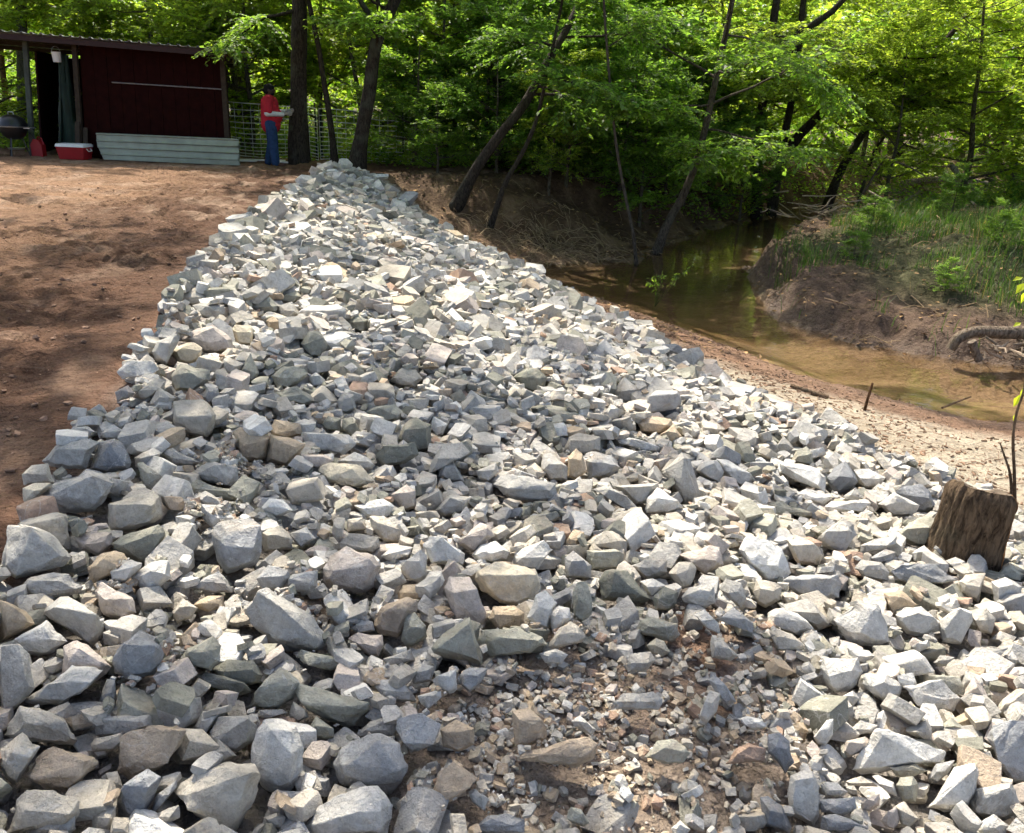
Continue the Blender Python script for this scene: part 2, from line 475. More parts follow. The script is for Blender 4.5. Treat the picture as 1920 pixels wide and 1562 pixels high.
def terrain(x, y, detail=True):
    x = np.asarray(x, float); y = np.asarray(y, float)
    dT = seg_dist(x, y, TOP); dA = seg_dist(x, y, SH_A); dB = seg_dist(x, y, SH_B); dC = seg_dist(x, y, SH_C)
    yard = inside(x, y, YARD_POLY); wet = inside(x, y, WATER_POLY)
    dF = np.minimum(dA, dB)
    wv = dT / (dT + dF + 1e-6)
    nat = smooth(14.6, 17.6, y + 0.25 * x)
    wob = fbm2(x, y, 0.9, 3, 5) * 0.16
    prof = wv * (1 - nat) + smooth(0.12, 0.93, wv + wob * nat) * nat
    z = np.where(yard, 0.0, WATER_Z * prof)
    right = (dC < dF) & ~yard
    n1 = fbm2(x, y, 1.4, 4, 11)
    dc = dC + n1 * 0.45 - 0.08
    hcut = np.interp(y + .12 * x, [10.2, 12.4, 13.6, 16], [.26, .30, .56, .62])
    zr = WATER_Z + hcut * smooth(-0.05, 0.45, dc) + 0.46 * smooth(0.3, 4.2, dc) + 0.35 * smooth(4, 12, dc)
    z = np.where(right, zr, z)
    dw = np.minimum(dF, dC)
    z = np.where(wet, WATER_Z - 0.03 - 0.15 * smooth(0, 1.0, dw) + 0.10 * fbm2(x, y, 0.8, 3, 9) * smooth(0, .6, dw), z)
    far = smooth(24, 60, y)
    z = z + far * 0.5 * fbm2(x, y, 0.06, 3, 3)
    fm = fines_mask(x, y)
    z = z + 0.07 * fm
    if detail:
        yl = np.where(yard, smooth(0.0, 0.5, dT), 0) * (1 - smooth(21, 26, y))
        rough = 0.5 + 0.8 * (1 - smooth(0.5, 4.0, dT)) + 0.5 * smooth(0.1, .6, fbm2(x, y, 0.35, 2, 8))
        rid = 1 - np.abs(fbm2(x * 0.6 + y * 0.25, y * 1.5, 1.3, 4, 21))
        z = z + yl * rough * (0.035 * fbm2(x * 0.7, y * 1.3, 1.1, 3, 31, 0.5) + 0.065 * fbm2(x * .8, y * 1.2, 3.6, 5, 33, 0.72) + 0.03 * (rid - 0.75) + 0.055 * (.6 - 2 * np.abs(fbm2(x, y, 6, 4, 41, 0.65))) * smooth(-.2, .3, fbm2(x, y, .8, 2, 43)))
        # wheel ruts pressed into the yard
        for k, (a, b, w_) in enumerate(((10.3, -0.16, .16), (11.7, -0.16, .16), (15.2, .05, .2), (7.0, -.28, .14))):
            dd = np.abs(y - (a + b * x) + 0.25 * fbm2(x, y, .4, 2, 60 + k))
            z = z - yl * 0.045 * (1 - smooth(w_ * .5, w_, dd)) + yl * 0.03 * np.exp(-((dd - w_ * 1.5) / .1) ** 2)
        bank = np.where(yard | wet, 0, 1.0)
        beach = bank * (x > xT(y)) * (1 - nat) * ~right
        z = z + beach * (0.025 * fbm2(x, y, 6, 4, 51, 0.6) + 0.02 * fbm2(x, y, 1.7, 2, 52))
        z = z + bank * nat * 0.16 * fbm2(x, y, 1.9, 5, 55, 0.6)
        z = z + np.where(right, 1, 0) * bank * (0.12 * fbm2(x, y, 2.4, 6, 56, 0.68) + 0.05 * fbm2(x, y, 7, 3, 58, .6))
    return z
def axis_lines(lo, a, b, hi, step, growth=1.22):
    mid = list(np.arange(a, b + 1e-6, step))
    l, s, p = [], step, a
    while p > lo:
        s *= growth; p -= s; l.append(p)
    r, s, p = [], step, b
    while p < hi:
        s *= growth; p += s; r.append(p)
    return np.array(l[::-1] + mid + r)
gx = np.concatenate([axis_lines(-260, -13.0, -6.0, -6.1, 0.11), np.arange(-5.9, 4.0, 0.05), axis_lines(4.1, 4.1, 9.0, 260, 0.09)[0:]])
gy = np.concatenate([axis_lines(-60, 1.0, 8.0, 7.9, 0.05), axis_lines(8.1, 8.1, 20.0, 400, 0.09, 1.16)])
gx = np.unique(np.round(gx, 4)); gy = np.unique(np.round(gy, 4))
GX, GY = np.meshgrid(gx, gy)
GZ = terrain(GX, GY)
def grid_z(x, y):
    x = np.asarray(x, float); y = np.asarray(y, float)
    i = np.clip(np.searchsorted(gx, x) - 1, 0, len(gx) - 2); j = np.clip(np.searchsorted(gy, y) - 1, 0, len(gy) - 2)
    u = np.clip((x - gx[i]) / (gx[i + 1] - gx[i]), 0, 1); v = np.clip((y - gy[j]) / (gy[j + 1] - gy[j]), 0, 1)
    return (GZ[j, i] * (1 - u) + GZ[j, i + 1] * u) * (1 - v) + (GZ[j + 1, i] * (1 - u) + GZ[j + 1, i + 1] * u) * v
def tz(x, y):
    return float(grid_z(float(x), float(y)))
def terrain_colour(x, y, z):
    dT = seg_dist(x, y, TOP); dF = np.minimum(seg_dist(x, y, SH_A), seg_dist(x, y, SH_B)); dC = seg_dist(x, y, SH_C)
    yard = inside(x, y, YARD_POLY); wet = inside(x, y, WATER_POLY)
    n = fbm2(x, y, 0.5, 4, 71); n2 = fbm2(x, y, 2.6, 4, 72)
    def C(c): return np.array(c)
    def blend(a, b, t): return a + (b - a) * np.clip(t, 0, 1)[..., None]
    c = np.zeros(x.shape + (3,)) + C((0.275, 0.165, 0.098))
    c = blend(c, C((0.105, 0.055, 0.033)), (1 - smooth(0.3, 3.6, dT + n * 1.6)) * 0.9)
    c = blend(c, C((0.36, 0.25, 0.175)), smooth(0.10, 0.45, n2 + n * .6) * (0.25 + .5 * smooth(6, 13, y)))
    forest = np.zeros(x.shape + (3,)) + C((0.11, 0.075, 0.042))
    forest = blend(forest, C((0.07, 0.10, 0.03)), smooth(-.05, .3, n2))
    c = blend(c, forest, smooth(20.0, 21.5, y + n * 0.6))
    c = blend(c, forest, smooth(-12.5, -13.5, x + n))
    sandc = np.zeros(x.shape + (3,)) + C((0.43, 0.37, 0.28))
    sandc = blend(sandc, C((0.23, 0.145, 0.095)), 1 - smooth(0.55, 1.35, dF + n * 0.5 + n2 * .3))
    sandc = blend(sandc, C((0.30, 0.18, 0.11)), smooth(8.2, 10.2, y) * 0.85)
    inr = (x < xT(y) + 0.1 * n2) & (y < 17.8)
    rockbed = np.zeros(x.shape + (3,)) + C((0.27, 0.245, 0.215))
    fm = fines_mask(x, y)
    fcol = np.zeros(x.shape + (3,)) + C((0.275, 0.22, 0.17))
    fcol = blend(fcol, C((0.29, 0.165, 0.105)), smooth(.15, .4, fbm2(x, y, 3.0, 3, 77)) * smooth(.3, .9, x) * .8)
    rockbed = blend(rockbed, fcol, fm * 1.2)
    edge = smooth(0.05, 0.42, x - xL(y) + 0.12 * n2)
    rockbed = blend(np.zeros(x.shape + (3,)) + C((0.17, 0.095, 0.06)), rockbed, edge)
    slope = np.where(inr[..., None], rockbed, sandc)
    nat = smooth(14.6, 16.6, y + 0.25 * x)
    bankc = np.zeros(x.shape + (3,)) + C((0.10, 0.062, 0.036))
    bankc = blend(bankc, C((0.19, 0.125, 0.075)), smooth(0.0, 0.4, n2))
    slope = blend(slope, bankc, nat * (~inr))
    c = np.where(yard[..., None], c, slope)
    right = (dC < dF) & ~yard & ~wet
    rc = np.zeros(x.shape + (3,)) + C((0.14, 0.095, 0.066))
    rc = blend(rc, C((0.095, 0.066, 0.045)), smooth(0.0, 0.4, n2))
    rc = blend(rc, C((0.085, 0.085, 0.04)), smooth(0.9, 2.0, dC + n * .8))
    c = np.where(right[..., None], rc, c)
    bed = np.zeros(x.shape + (3,)) + C((0.30, 0.22, 0.145))
    bed = blend(bed, C((0.19, 0.13, 0.07)), smooth(-0.1, 0.25, fbm2(x * .8, y * 2.2, 1.3, 3, 79)))
    bed = blend(bed, C((0.37, 0.28, 0.195)), smooth(10.5, 9.0, y) * 0.75)
    bed = blend(bed, C((0.13, 0.09, 0.05)), smooth(10.8, 12.5, y) * 0.5)
    c = np.where(wet[..., None], bed, c)
    dry = np.where(wet, 0.0, smooth(0.05, 0.6, np.minimum(dF, dC)))
    return np.concatenate([c, dry[..., None]], -1)
b = MB()
nx, ny = len(gx), len(gy)
idx = np.arange(nx * ny).reshape(ny, nx)
Q = np.stack([idx[:-1, :-1], idx[:-1, 1:], idx[1:, 1:], idx[1:, :-1]], -1).reshape(-1, 4)
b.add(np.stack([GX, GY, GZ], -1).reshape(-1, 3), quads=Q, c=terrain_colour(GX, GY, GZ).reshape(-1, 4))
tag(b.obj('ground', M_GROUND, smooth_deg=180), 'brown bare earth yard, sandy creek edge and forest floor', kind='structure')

# creek surface: a grid cut to the shore polygon grown a little under the banks
wb = MB()
wx = np.arange(-1, 46, 0.5); wy = np.arange(-8, 47, 0.5)
WX, WY = np.meshgrid(wx, wy)
keep = inside(WX, WY, WATER_POLY) | (np.minimum(np.minimum(seg_dist(WX, WY, SH_A), seg_dist(WX, WY, SH_B)), seg_dist(WX, WY, SH_C)) < 0.9)
wi = np.arange(WX.size).reshape(WX.shape)
kq = keep[:-1, :-1] & keep[:-1, 1:] & keep[1:, 1:] & keep[1:, :-1]
Q = np.stack([wi[:-1, :-1], wi[:-1, 1:], wi[1:, 1:], wi[1:, :-1]], -1)[kq]
wb.add(np.stack([WX, WY, np.full(WX.shape, WATER_Z)], -1).reshape(-1, 3), quads=Q)
me_w = wb.obj('water', M_WATER, smooth_deg=180)
tag(me_w, 'shallow brown creek water bending round the bank', kind='structure')
bmw = bmesh.new(); bmw.from_mesh(me_w.data)
bmesh.ops.delete(bmw, geom=[v for v in bmw.verts if not v.link_faces], context='VERTS')
bmw.to_mesh(me_w.data); bmw.free()

# ================================================================== rocks
TINTS = {'grey': (.36, .352, .33), 'light': (.47, .462, .437), 'blue': (.31, .315, .318), 'dblue': (.205, .215, .23), 'beige': (.43, .40, .345), 'tan': (.43, .35, .255),
         'brown': (.26, .20, .155), 'olive': (.305, .302, .255), 'dolive': (.21, .212, .18), 'white': (.60, .595, .565), 'cream': (.55, .495, .385), 'pink': (.43, .385, .35), 'dusty': (.385, .315, .24), 'rust': (.35, .25, .19)}
TINTW = {'grey': 'grey', 'light': 'light grey', 'blue': 'blue-grey', 'dblue': 'dark blue-grey', 'beige': 'beige', 'tan': 'tan', 'brown': 'brown', 'olive': 'olive-grey',
         'dolive': 'dark olive', 'white': 'whitish', 'cream': 'cream', 'pink': 'pinkish', 'dusty': 'dirt-dusted', 'rust': 'rust-stained'}
def finish_rock(bm, bevel, cuts, amp, seed, segs=1):
    """chip the edges, subdivide and roughen a convex block; returns verts, tris"""
    if bevel > 0:
        try:
            bmesh.ops.bevel(bm, geom=list(bm.edges), offset=bevel, segments=segs, profile=0.6, affect='EDGES', clamp_overlap=True)
        except Exception:
            pass
        bmesh.ops.remove_doubles(bm, verts=bm.verts, dist=bevel * 0.15)
    bmesh.ops.triangulate(bm, faces=bm.faces)
    for _ in range(cuts):
        ln = sorted(e.calc_length() for e in bm.edges)
        lim = ln[int(len(ln) * 0.35)]
        bmesh.ops.subdivide_edges(bm, edges=[e for e in bm.edges if e.calc_length() > lim], cuts=1, use_grid_fill=True)
        bmesh.ops.triangulate(bm, faces=bm.faces)
    bmesh.ops.recalc_face_normals(bm, faces=bm.faces)
    bm.normal_update()
    bm.verts.index_update()
    v = np.array([q.co for q in bm.verts]); n = np.array([q.normal for q in bm.verts])
    t = np.array([[q.index for q in f.verts] for f in bm.faces])
    bm.free()
    if amp > 0:
        size = np.ptp(v, axis=0).max()
        u = v / size
        d = 1.0 * fbm(u * 3.1 + seed * 1.7, 3, seed) + 0.45 * fbm(u * 9 + seed, 2, seed + 5)
        d = d + 0.8 * (0.35 - np.abs(fbm(u * 5.3 + seed * 2.1, 2, seed + 9))) - 0.6 * np.clip(fbm(u * 2.2 - seed, 2, seed + 3) - .12, 0, 1) * 4
        v = v + n * (d * amp * size)[:, None]
    return v, t
def cut_block(seed, dims, ncut):
    r = np.random.default_rng(seed)
    bm = bmesh.new()
    bmesh.ops.create_cube(bm, size=1.0, matrix=Matrix.Diagonal((*dims, 1)) @ Matrix.Rotation(0, 4, 'X'))
    sh = r.normal(0, 0.14, (3, 3))
    for q in bm.verts:
        c = np.array(q.co); q.co = Vector(c + sh @ c)
    for k in range(ncut):
        n = r.normal(0, 1, 3); n[2] *= 0.75; n /= np.linalg.norm(n)
        ext = max(float(np.dot(n, q.co)) for q in bm.verts)
        bmesh.ops.bisect_plane(bm, geom=list(bm.verts) + list(bm.edges) + list(bm.faces), plane_co=Vector(n * ext * r.uniform(0.62, 0.9)), plane_no=Vector(n), clear_outer=True)
        ed = [e for e in bm.edges if e.is_boundary]
        if ed: bmesh.ops.contextual_create(bm, geom=ed)
    bmesh.ops.dissolve_degenerate(bm, edges=bm.edges, dist=0.05)
    bmesh.ops.recalc_face_normals(bm, faces=bm.faces)
    return bm
TPL = []
for k in range(36):
    r = np.random.default_rng(100 + k)
    dims = (1.0, r.uniform(.55, .92), r.uniform(.24, .66))
    nc = int(r.integers(6, 11))
    bm = cut_block(100 + k, dims, nc)
    bm.normal_update()
    pl = np.array([[*f.normal, f.normal.dot(f.calc_center_median())] for f in bm.faces])
    lo = finish_rock(bm.copy(), 0.0, 0, 0.0, k)
    mid = finish_rock(bm.copy(), 0.018, 0, 0.020, k)
    hi = finish_rock(bm, 0.02, 1, 0.026, k, 1)
    s = 1.0 / np.ptp(lo[0], axis=0).max()
    TPL.append(dict(lo=(lo[0] * s, lo[1]), mid=(mid[0] * s, mid[1]), hi=(hi[0] * s, hi[1]), pn=pl[:, :3], ph=pl[:, 3] * s))
GRAV = []
for k in range(14):
    bm = cut_block(300 + k, (1.0, random.uniform(.55, .95), random.uniform(.35, .75)), 6)
    v, t = finish_rock(bm, 0.0, 0, 0.0, k)
    GRAV.append((v / np.ptp(v, axis=0).max(), t))

# --- height map on which the rocks are dropped
CELL = 0.025
HX0, HX1, HY0, HY1 = -4.9, 4.3, 0.5, 18.4
hxs = np.arange(HX0, HX1, CELL); hys = np.arange(HY0, HY1, CELL)
_hx, _hy = np.meshgrid(hxs, hys)
HM = grid_z(_hx, _hy)
BASE = HM.copy()
def h_at(x, y):
    return HM[min(max(int((y - HY0) / CELL), 0), HM.shape[0] - 1), min(max(int((x - HX0) / CELL), 0), HM.shape[1] - 1)]
FMG = fines_mask(_hx, _hy)
def gz(x, y):
    return BASE[min(max(int((y - HY0) / CELL), 0), HM.shape[0] - 1), min(max(int((x - HX0) / CELL), 0), HM.shape[1] - 1)]
def fm_at(x, y):
    return FMG[min(max(int((y - HY0) / CELL), 0), HM.shape[0] - 1), min(max(int((x - HX0) / CELL), 0), HM.shape[1] - 1)]
def ground_hit(px, py, extra=0.0):
    z = -0.4
    for _ in range(16):
        p = onz(px, py, z)
        z = 0.5 * z + 0.5 * (gz(p[0], p[1]) + extra)
    return onz(px, py, z)
def profile(pn, ph, x, y):
    """upper and lower surface of a convex block over the height-map cells it covers"""
    ix0, iy0 = int((x - HX0) / CELL), int((y - HY0) / CELL)
    rad = int(np.ceil(_rad / CELL)) + 1
    a0, a1 = max(ix0 - rad, 0), min(ix0 + rad + 1, HM.shape[1]); b0, b1 = max(iy0 - rad, 0), min(iy0 + rad + 1, HM.shape[0])
    if a1 - a0 < 2 or b1 - b0 < 2: return None
    X, Y = np.meshgrid(hxs[a0:a1] - x, hys[b0:b1] - y)
    num = ph[:, None, None] - pn[:, 0, None, None] * X - pn[:, 1, None, None] * Y
    nz = pn[:, 2]
    u = nz > 0.02; d = nz < -0.02; s = ~(u | d)
    zt = (num[u] / nz[u][:, None, None]).min(0); zb = (num[d] / nz[d][:, None, None]).max(0)
    ok = zt > zb
    if s.any(): ok &= (num[s] > 0).all(0)
    return (slice(b0, b1), slice(a0, a1)), zt, zb, ok
# --- picture masks of the hand-placed rocks, so that loose fill does not bury them
MQ = 4
mask_d = np.full((int(PH // MQ) + 2, int(PW // MQ) + 2), -1.0)
mY, mX = np.mgrid[0:mask_d.shape[0], 0:mask_d.shape[1]] * float(MQ) + MQ / 2
def buried(P, slack=0.0):
    px, py, d = project(P)
    i, j = int(py // MQ), int(px // MQ)
    if 0 <= i < mask_d.shape[0] and 0 <= j < mask_d.shape[1]:
        return mask_d[i, j] > 0 and d < mask_d[i, j] + slack
    return False

HERO = []      # dict(verts, tris, tint, label, px box, P)
def hero(off, sc, pts, col, name=None, ridge=None, flat=None, push=0.42):
    """a rock of traced outline standing at its own distance on the bank, with a worked front and a back"""
    pts = np.array(pts, float) / sc + np.array(off, float)
    k = len(HERO)
    r = np.random.default_rng(1000 + k)
    x0, y0 = pts.min(0); x1, y1 = pts.max(0)
    wpx, hpx = x1 - x0, y1 - y0
    low = pts[pts[:, 1] > y1 - 0.25 * hpx]
    bp = ground_hit(low[:, 0].mean(), y1 - 0.06 * hpx, 0.07)
    d0 = (bp - CAM) @ FWD
    wm, hm_ = wpx * d0 / FPX, hpx * d0 / FPX
    sz = min(wm, hm_)
    D = d0 + 0.22 * hm_
    mask = inside(mX, mY, pts)
    mask_d[mask] = np.maximum(mask_d[mask], D + 0.05)
    P = [CAM + ray(px, py) * (D + r.normal(0, 0.05) * sz) for px, py in pts]
    cen = pts.mean(0)
    asp = wpx / hpx
    fr = flat if flat is not None else (0.36 + 0.16 * min(max(asp - 1, 0), 1.2) + r.uniform(-.07, .1))
    if ridge is None:
        ridge = []
        for f in ((.22, .5, .8) if wpx > 60 else (.3, .72)):
            ridge.append((x0 + wpx * (f + r.uniform(-.08, .08)), y0 + hpx * (fr + r.uniform(-.1, .1))))
    else:
        ridge = [(a / sc + off[0], b_ / sc + off[1]) for a, b_ in ridge]
    for a, b_ in ridge:
        a, b_ = cen[0] + (a - cen[0]) * .96, cen[1] + (b_ - cen[1]) * .96
        P.append(CAM + ray(a, b_) * (D - sz * push * r.uniform(.8, 1.2)))
    for _ in range(3 if wpx > 60 else 1):
        f = r.uniform(.45, .8); q = pts[int(r.integers(0, len(pts)))]
        a, b_ = cen[0] + (q[0] - cen[0]) * f, cen[1] + (q[1] - cen[1]) * f
        P.append(CAM + ray(a, b_) * (D - sz * push * r.uniform(.55, 1.0)))
    sl = pts[pts[:, 1] > cen[1]]
    for a, b_ in sl[:: max(1, len(sl) // 3)]:
        a, b_ = cen[0] + (a - cen[0]) * .72, cen[1] + (b_ - cen[1]) * .8
        P.append(CAM + ray(a, b_) * (D - sz * push * .75))
    for a, b_ in pts[:: max(1, len(pts) // 5)]:
        a, b_ = cen[0] + (a - cen[0]) * .7, cen[1] + (b_ - cen[1]) * .7
        P.append(CAM + ray(a, b_) * (D + sz * r.uniform(.4, .6)))
    P = np.array(P)
    c0 = P.mean(0)
    bm = bmesh.new()
    for q in P - c0: bm.verts.new(q)
    res = bmesh.ops.convex_hull(bm, input=bm.verts)
    bmesh.ops.delete(bm, geom=[g for g in set(res['geom_interior'] + res['geom_unused']) if isinstance(g, bmesh.types.BMVert)], context='VERTS')
    bmesh.ops.dissolve_limit(bm, angle_limit=R(14), verts=bm.verts, edges=bm.edges)
    bm.normal_update()
    pl = np.array([[*f.normal, f.normal.dot(f.calc_center_median())] for f in bm.faces])
    global _rad
    _rad = np.abs(P - c0).max() * 1.05
    pr = profile(pl[:, :3], pl[:, 3], c0[0], c0[1])
    if pr is not None:
        sl_, zt, zb, ok = pr
        HM[sl_] = np.where(ok, np.maximum(HM[sl_], c0[2] + zt), HM[sl_])
    big = wpx > 70
    v, t = finish_rock(bm, sz * 0.010, (3 if wpx > 115 else 2) if big else 1, 0.034, k + 50, 1)
    tn = np.array(TINTS[col]) * r.uniform(.97, 1.12) * (1.15, 1.125, 1.08)
    HERO.append(dict(v=v + c0, t=t, tint=(*tn, r.uniform()), name=name, col=col, asp=asp, w=wpx, h=hpx, cen=cen, size=wm))
def heroes(off, sc, rows):
    for row in rows:
        hero(off, sc, row[1], row[0], *row[2:])
heroes((0, 960), 4, [
 ('grey', [(60,100),(150,60),(260,100),(400,180),(550,340),(480,400),(380,440),(120,500),(0,430),(0,380),(40,260)], 'ridged dark grey rock at the red dirt corner', [(240,110),(180,300),(110,490)]),
 ('beige', [(45,110),(150,60),(430,0),(490,20),(560,200),(520,280),(400,200)]),
 ('grey', [(135,560),(200,500),(430,455),(520,460),(640,560),(610,620),(420,640),(230,640),(150,600)], 'thin overhanging dark grey slab', None, .72),
 ('tan', [(0,660),(110,690),(200,740),(265,840),(180,890),(0,980)]),
 ('grey', [(320,760),(350,720),(450,640),(520,630),(600,700),(630,770),(780,850),(760,960),(700,1020),(600,970),(480,900)], 'green-grey rock with a diagonal ridge', None, .3),
 ('light', [(0,1000),(350,820),(520,970),(400,1060),(240,1080),(80,1060)]),
 ('grey', [(0,1008),(140,992),(208,1060),(220,1200),(248,1320),(160,1460),(40,1540),(0,1552)]),
 ('pink', [(460,1128),(480,1008),(580,964),(668,1008),(840,1160),(800,1220),(640,1320),(460,1280)]),
 ('blue', [(840,1120),(900,1010),(1050,880),(1200,952),(1232,1072),(1160,1220),(960,1260),(860,1208)], 'pointed blue-grey rock beside the small dirt pocket'),
 ('beige', [(804,-60),(900,-88),(1152,-160),(1200,-120),(1220,20),(1160,80),(860,160),(812,140)], 'squared beige block lying on a dark one', None, .38),
 ('dolive', [(825,230),(900,180),(1190,90),(1240,150),(1230,200),(1150,380),(1080,400),(960,340),(830,290)]),
 ('pink', [(560,200),(680,140),(840,150),(850,250),(740,330),(600,280)]),
 ('blue', [(1590,150),(1640,80),(1900,44),(1952,100),(1968,300),(1920,400),(1700,470),(1620,360)], 'rough dark grey boulder with a square face'),
 ('tan', [(655,420),(760,310),(850,290),(930,310),(960,350),(900,400),(700,540),(670,510)]),
 ('pink', [(700,590),(760,530),(1000,640),(1030,760),(940,810),(780,770),(720,700)]),
 ('light', [(830,450),(980,355),(1070,380),(1060,420),(940,520),(840,510)]),
 ('light', [(985,490),(1150,360),(1260,370),(1290,490),(1200,560),(1090,600),(1040,560)]),
 ('blue', [(1430,580),(1500,500),(1640,440),(1720,520),(1740,600),(1600,610)]),
 ('olive', [(1340,1100),(1400,1020),(1600,928),(1668,1000),(1660,1120),(1580,1192),(1400,1160)]),
 ('dolive', [(1590,1180),(1700,1100),(1900,1120),(1990,1220),(1960,1290),(1780,1320),(1640,1260)]),
 ('beige', [(1280,760),(1370,640),(1480,720),(1440,800),(1330,830)]),
 ('tan', [(1440,700),(1560,620),(1690,610),(1700,720),(1560,760)]),
])
heroes((0, 1260), 4, [
 ('beige', [(20,480),(150,250),(300,270),(500,360),(600,520),(560,560),(260,500),(100,520)], 'broad rounded beige-grey rock with a brown edge'),
 ('beige', [(0,580),(170,455),(290,540),(300,560),(150,700),(120,850),(50,800),(0,700)]),
 ('dusty', [(150,790),(270,640),(400,550),(700,640),(740,680),(640,780),(540,890),(380,890),(250,850)], 'flat rock with a brown dirt stain on top', None, .68),
 ('beige', [(30,1230),(120,960),(200,880),(400,890),(590,960),(600,1060),(500,1180),(200,1230)], 'smooth beige boulder in the near corner'),
 ('light', [(200,220),(420,50),(540,-60),(780,-20),(720,40),(600,80),(580,180),(460,250),(300,240)], 'slanting light grey rock over a dark gap'),
 ('grey', [(705,380),(760,330),(1120,320),(1150,400),(1100,440),(880,490),(710,480)], None, None, .3),
 ('dusty', [(880,740),(920,480),(1120,390),(1330,390),(1400,440),(1370,530),(1200,740),(960,810)], 'large brown dusty slab tilted to the viewer', None, .75, .3),
 ('beige', [(680,540),(720,500),(910,460),(940,530),(860,580),(700,600)]),
 ('dblue', [(870,980),(960,830),(1110,730),(1200,790),(1180,880),(1100,1040),(960,1120),(890,1080)], 'narrow dark blue-grey rock leaning right'),
 ('beige', [(1300,920),(1352,828),(1460,720),(1720,672),(1912,688),(1980,760),(1960,880),(1840,1080),(1760,1208),(1600,1140),(1400,1048)], 'biggest pale rock of the near edge', [(1660,860),(1900,740),(1400,1030)]),
 ('grey', [(1550,500),(1640,340),(1850,330),(1920,400),(1900,520),(1780,600),(1600,560)], None, [(1860,345),(1700,450),(1620,540)]),
 ('light', [(1460,420),(1520,290),(1650,310),(1580,400),(1520,500),(1470,500)]),
 ('dolive', [(1472,32),(1540,0),(1828,80),(1888,148),(1780,180),(1520,92)]),
 ('grey', [(1550,610),(1640,510),(1780,630),(1640,690)]),
 ('beige', [(790,760),(880,740),(920,860),(880,940),(800,880)]),
 ('grey', [(200,1200),(420,1100),(560,1080),(580,1180),(500,1240),(230,1240)]),
 ('blue', [(1120,1070),(1180,920),(1330,800),(1340,860),(1240,960),(1160,1060)]),
 ('grey', [(1110,1150),(1180,1050),(1340,1000),(1350,1090),(1240,1160),(1120,1180)]),
 ('beige', [(680,1080),(760,1020),(860,1010),(870,1110),(800,1200),(700,1190)]),
 ('grey', [(750,200),(800,50),(860,60),(880,210),(830,265),(760,250)]),
])
heroes((480, 960), 4, [
 ('grey', [(-80,760),(20,600),(80,580),(240,660),(400,760),(500,900),(528,980),(480,1040),(240,1048),(140,1010),(100,940),(-40,840)], 'large speckled grey rock over a dark hollow', [(440,930),(160,960),(200,720)]),
 ('pink', [(490,420),(540,330),(680,260),(880,330),(950,400),(880,560),(820,600),(560,580),(500,520)], 'large rounded pinkish boulder'),
 ('white', [(1245,260),(1290,180),(1390,170),(1580,310),(1560,400),(1300,400)], 'pyramid-shaped white rock with a dark front', [(1390,180),(1350,280),(1480,300)]),
 ('light', [(1080,420),(1230,280),(1290,320),(1280,480),(1230,530),(1150,510),(1100,460)]),
 ('pink', [(1510,240),(1680,80),(1750,100),(1800,180),(1620,310)]),
 ('white', [(1625,320),(1680,250),(1800,215),(1900,300),(1880,350),(1780,380),(1640,360)]),
 ('olive', [(1310,1020),(1400,920),(1600,790),(1650,920),(1700,1090),(1690,1145),(1540,1130),(1330,1060)], 'triangular green-grey rock with a sharp ridge', [(1600,830),(1640,1000),(1680,1120),(1360,1020)]),
 ('olive', [(1085,960),(1120,780),(1190,750),(1280,850),(1290,940),(1180,1010),(1120,1010)]),
 ('brown', [(875,770),(940,710),(1140,640),(1210,660),(1210,740),(1070,940),(930,920),(880,860)], 'dark brown rock in the middle'),
 ('tan', [(1050,600),(1100,545),(1220,545),(1280,620),(1240,660),(1140,640),(1060,660)]),
 ('pink', [(1410,560),(1450,490),(1600,480),(1680,650),(1740,800),(1700,880),(1640,780),(1470,830),(1420,620)]),
 ('light', [(930,330),(1040,240),(1190,260),(1170,300),(1020,380)]),
 ('pink', [(690,950),(760,900),(950,920),(960,1000),(920,1080),(860,1090)]),
 ('light', [(700,880),(800,800),(880,820),(890,890),(760,910)]),
 ('beige', [(850,30),(960,30),(1140,230),(960,230),(870,120)]),
 ('beige', [(565,260),(700,160),(920,180),(930,260),(880,300),(680,260),(590,290)]),
 ('blue', [(185,550),(270,470),(460,440),(470,560),(420,600),(220,600)]),
 ('blue', [(0,500),(90,400),(240,440),(260,490),(180,590),(60,580)]),
 ('olive', [(310,1060),(340,1035),(480,1080),(640,1100),(650,1170),(560,1190),(330,1120)]),
 ('beige', [(30,150),(180,100),(290,200),(280,280),(60,300)]),
 ('light', [(250,160),(380,110),(450,200),(340,270),(280,220)]),
 ('pink', [(340,300),(470,240),(560,270),(480,350),(370,330)]),
 ('beige', [(680,60),(800,40),(850,130),(680,150)]),
 ('grey', [(950,1100),(1160,1030),(1190,1110),(1050,1150),(970,1150)]),
])
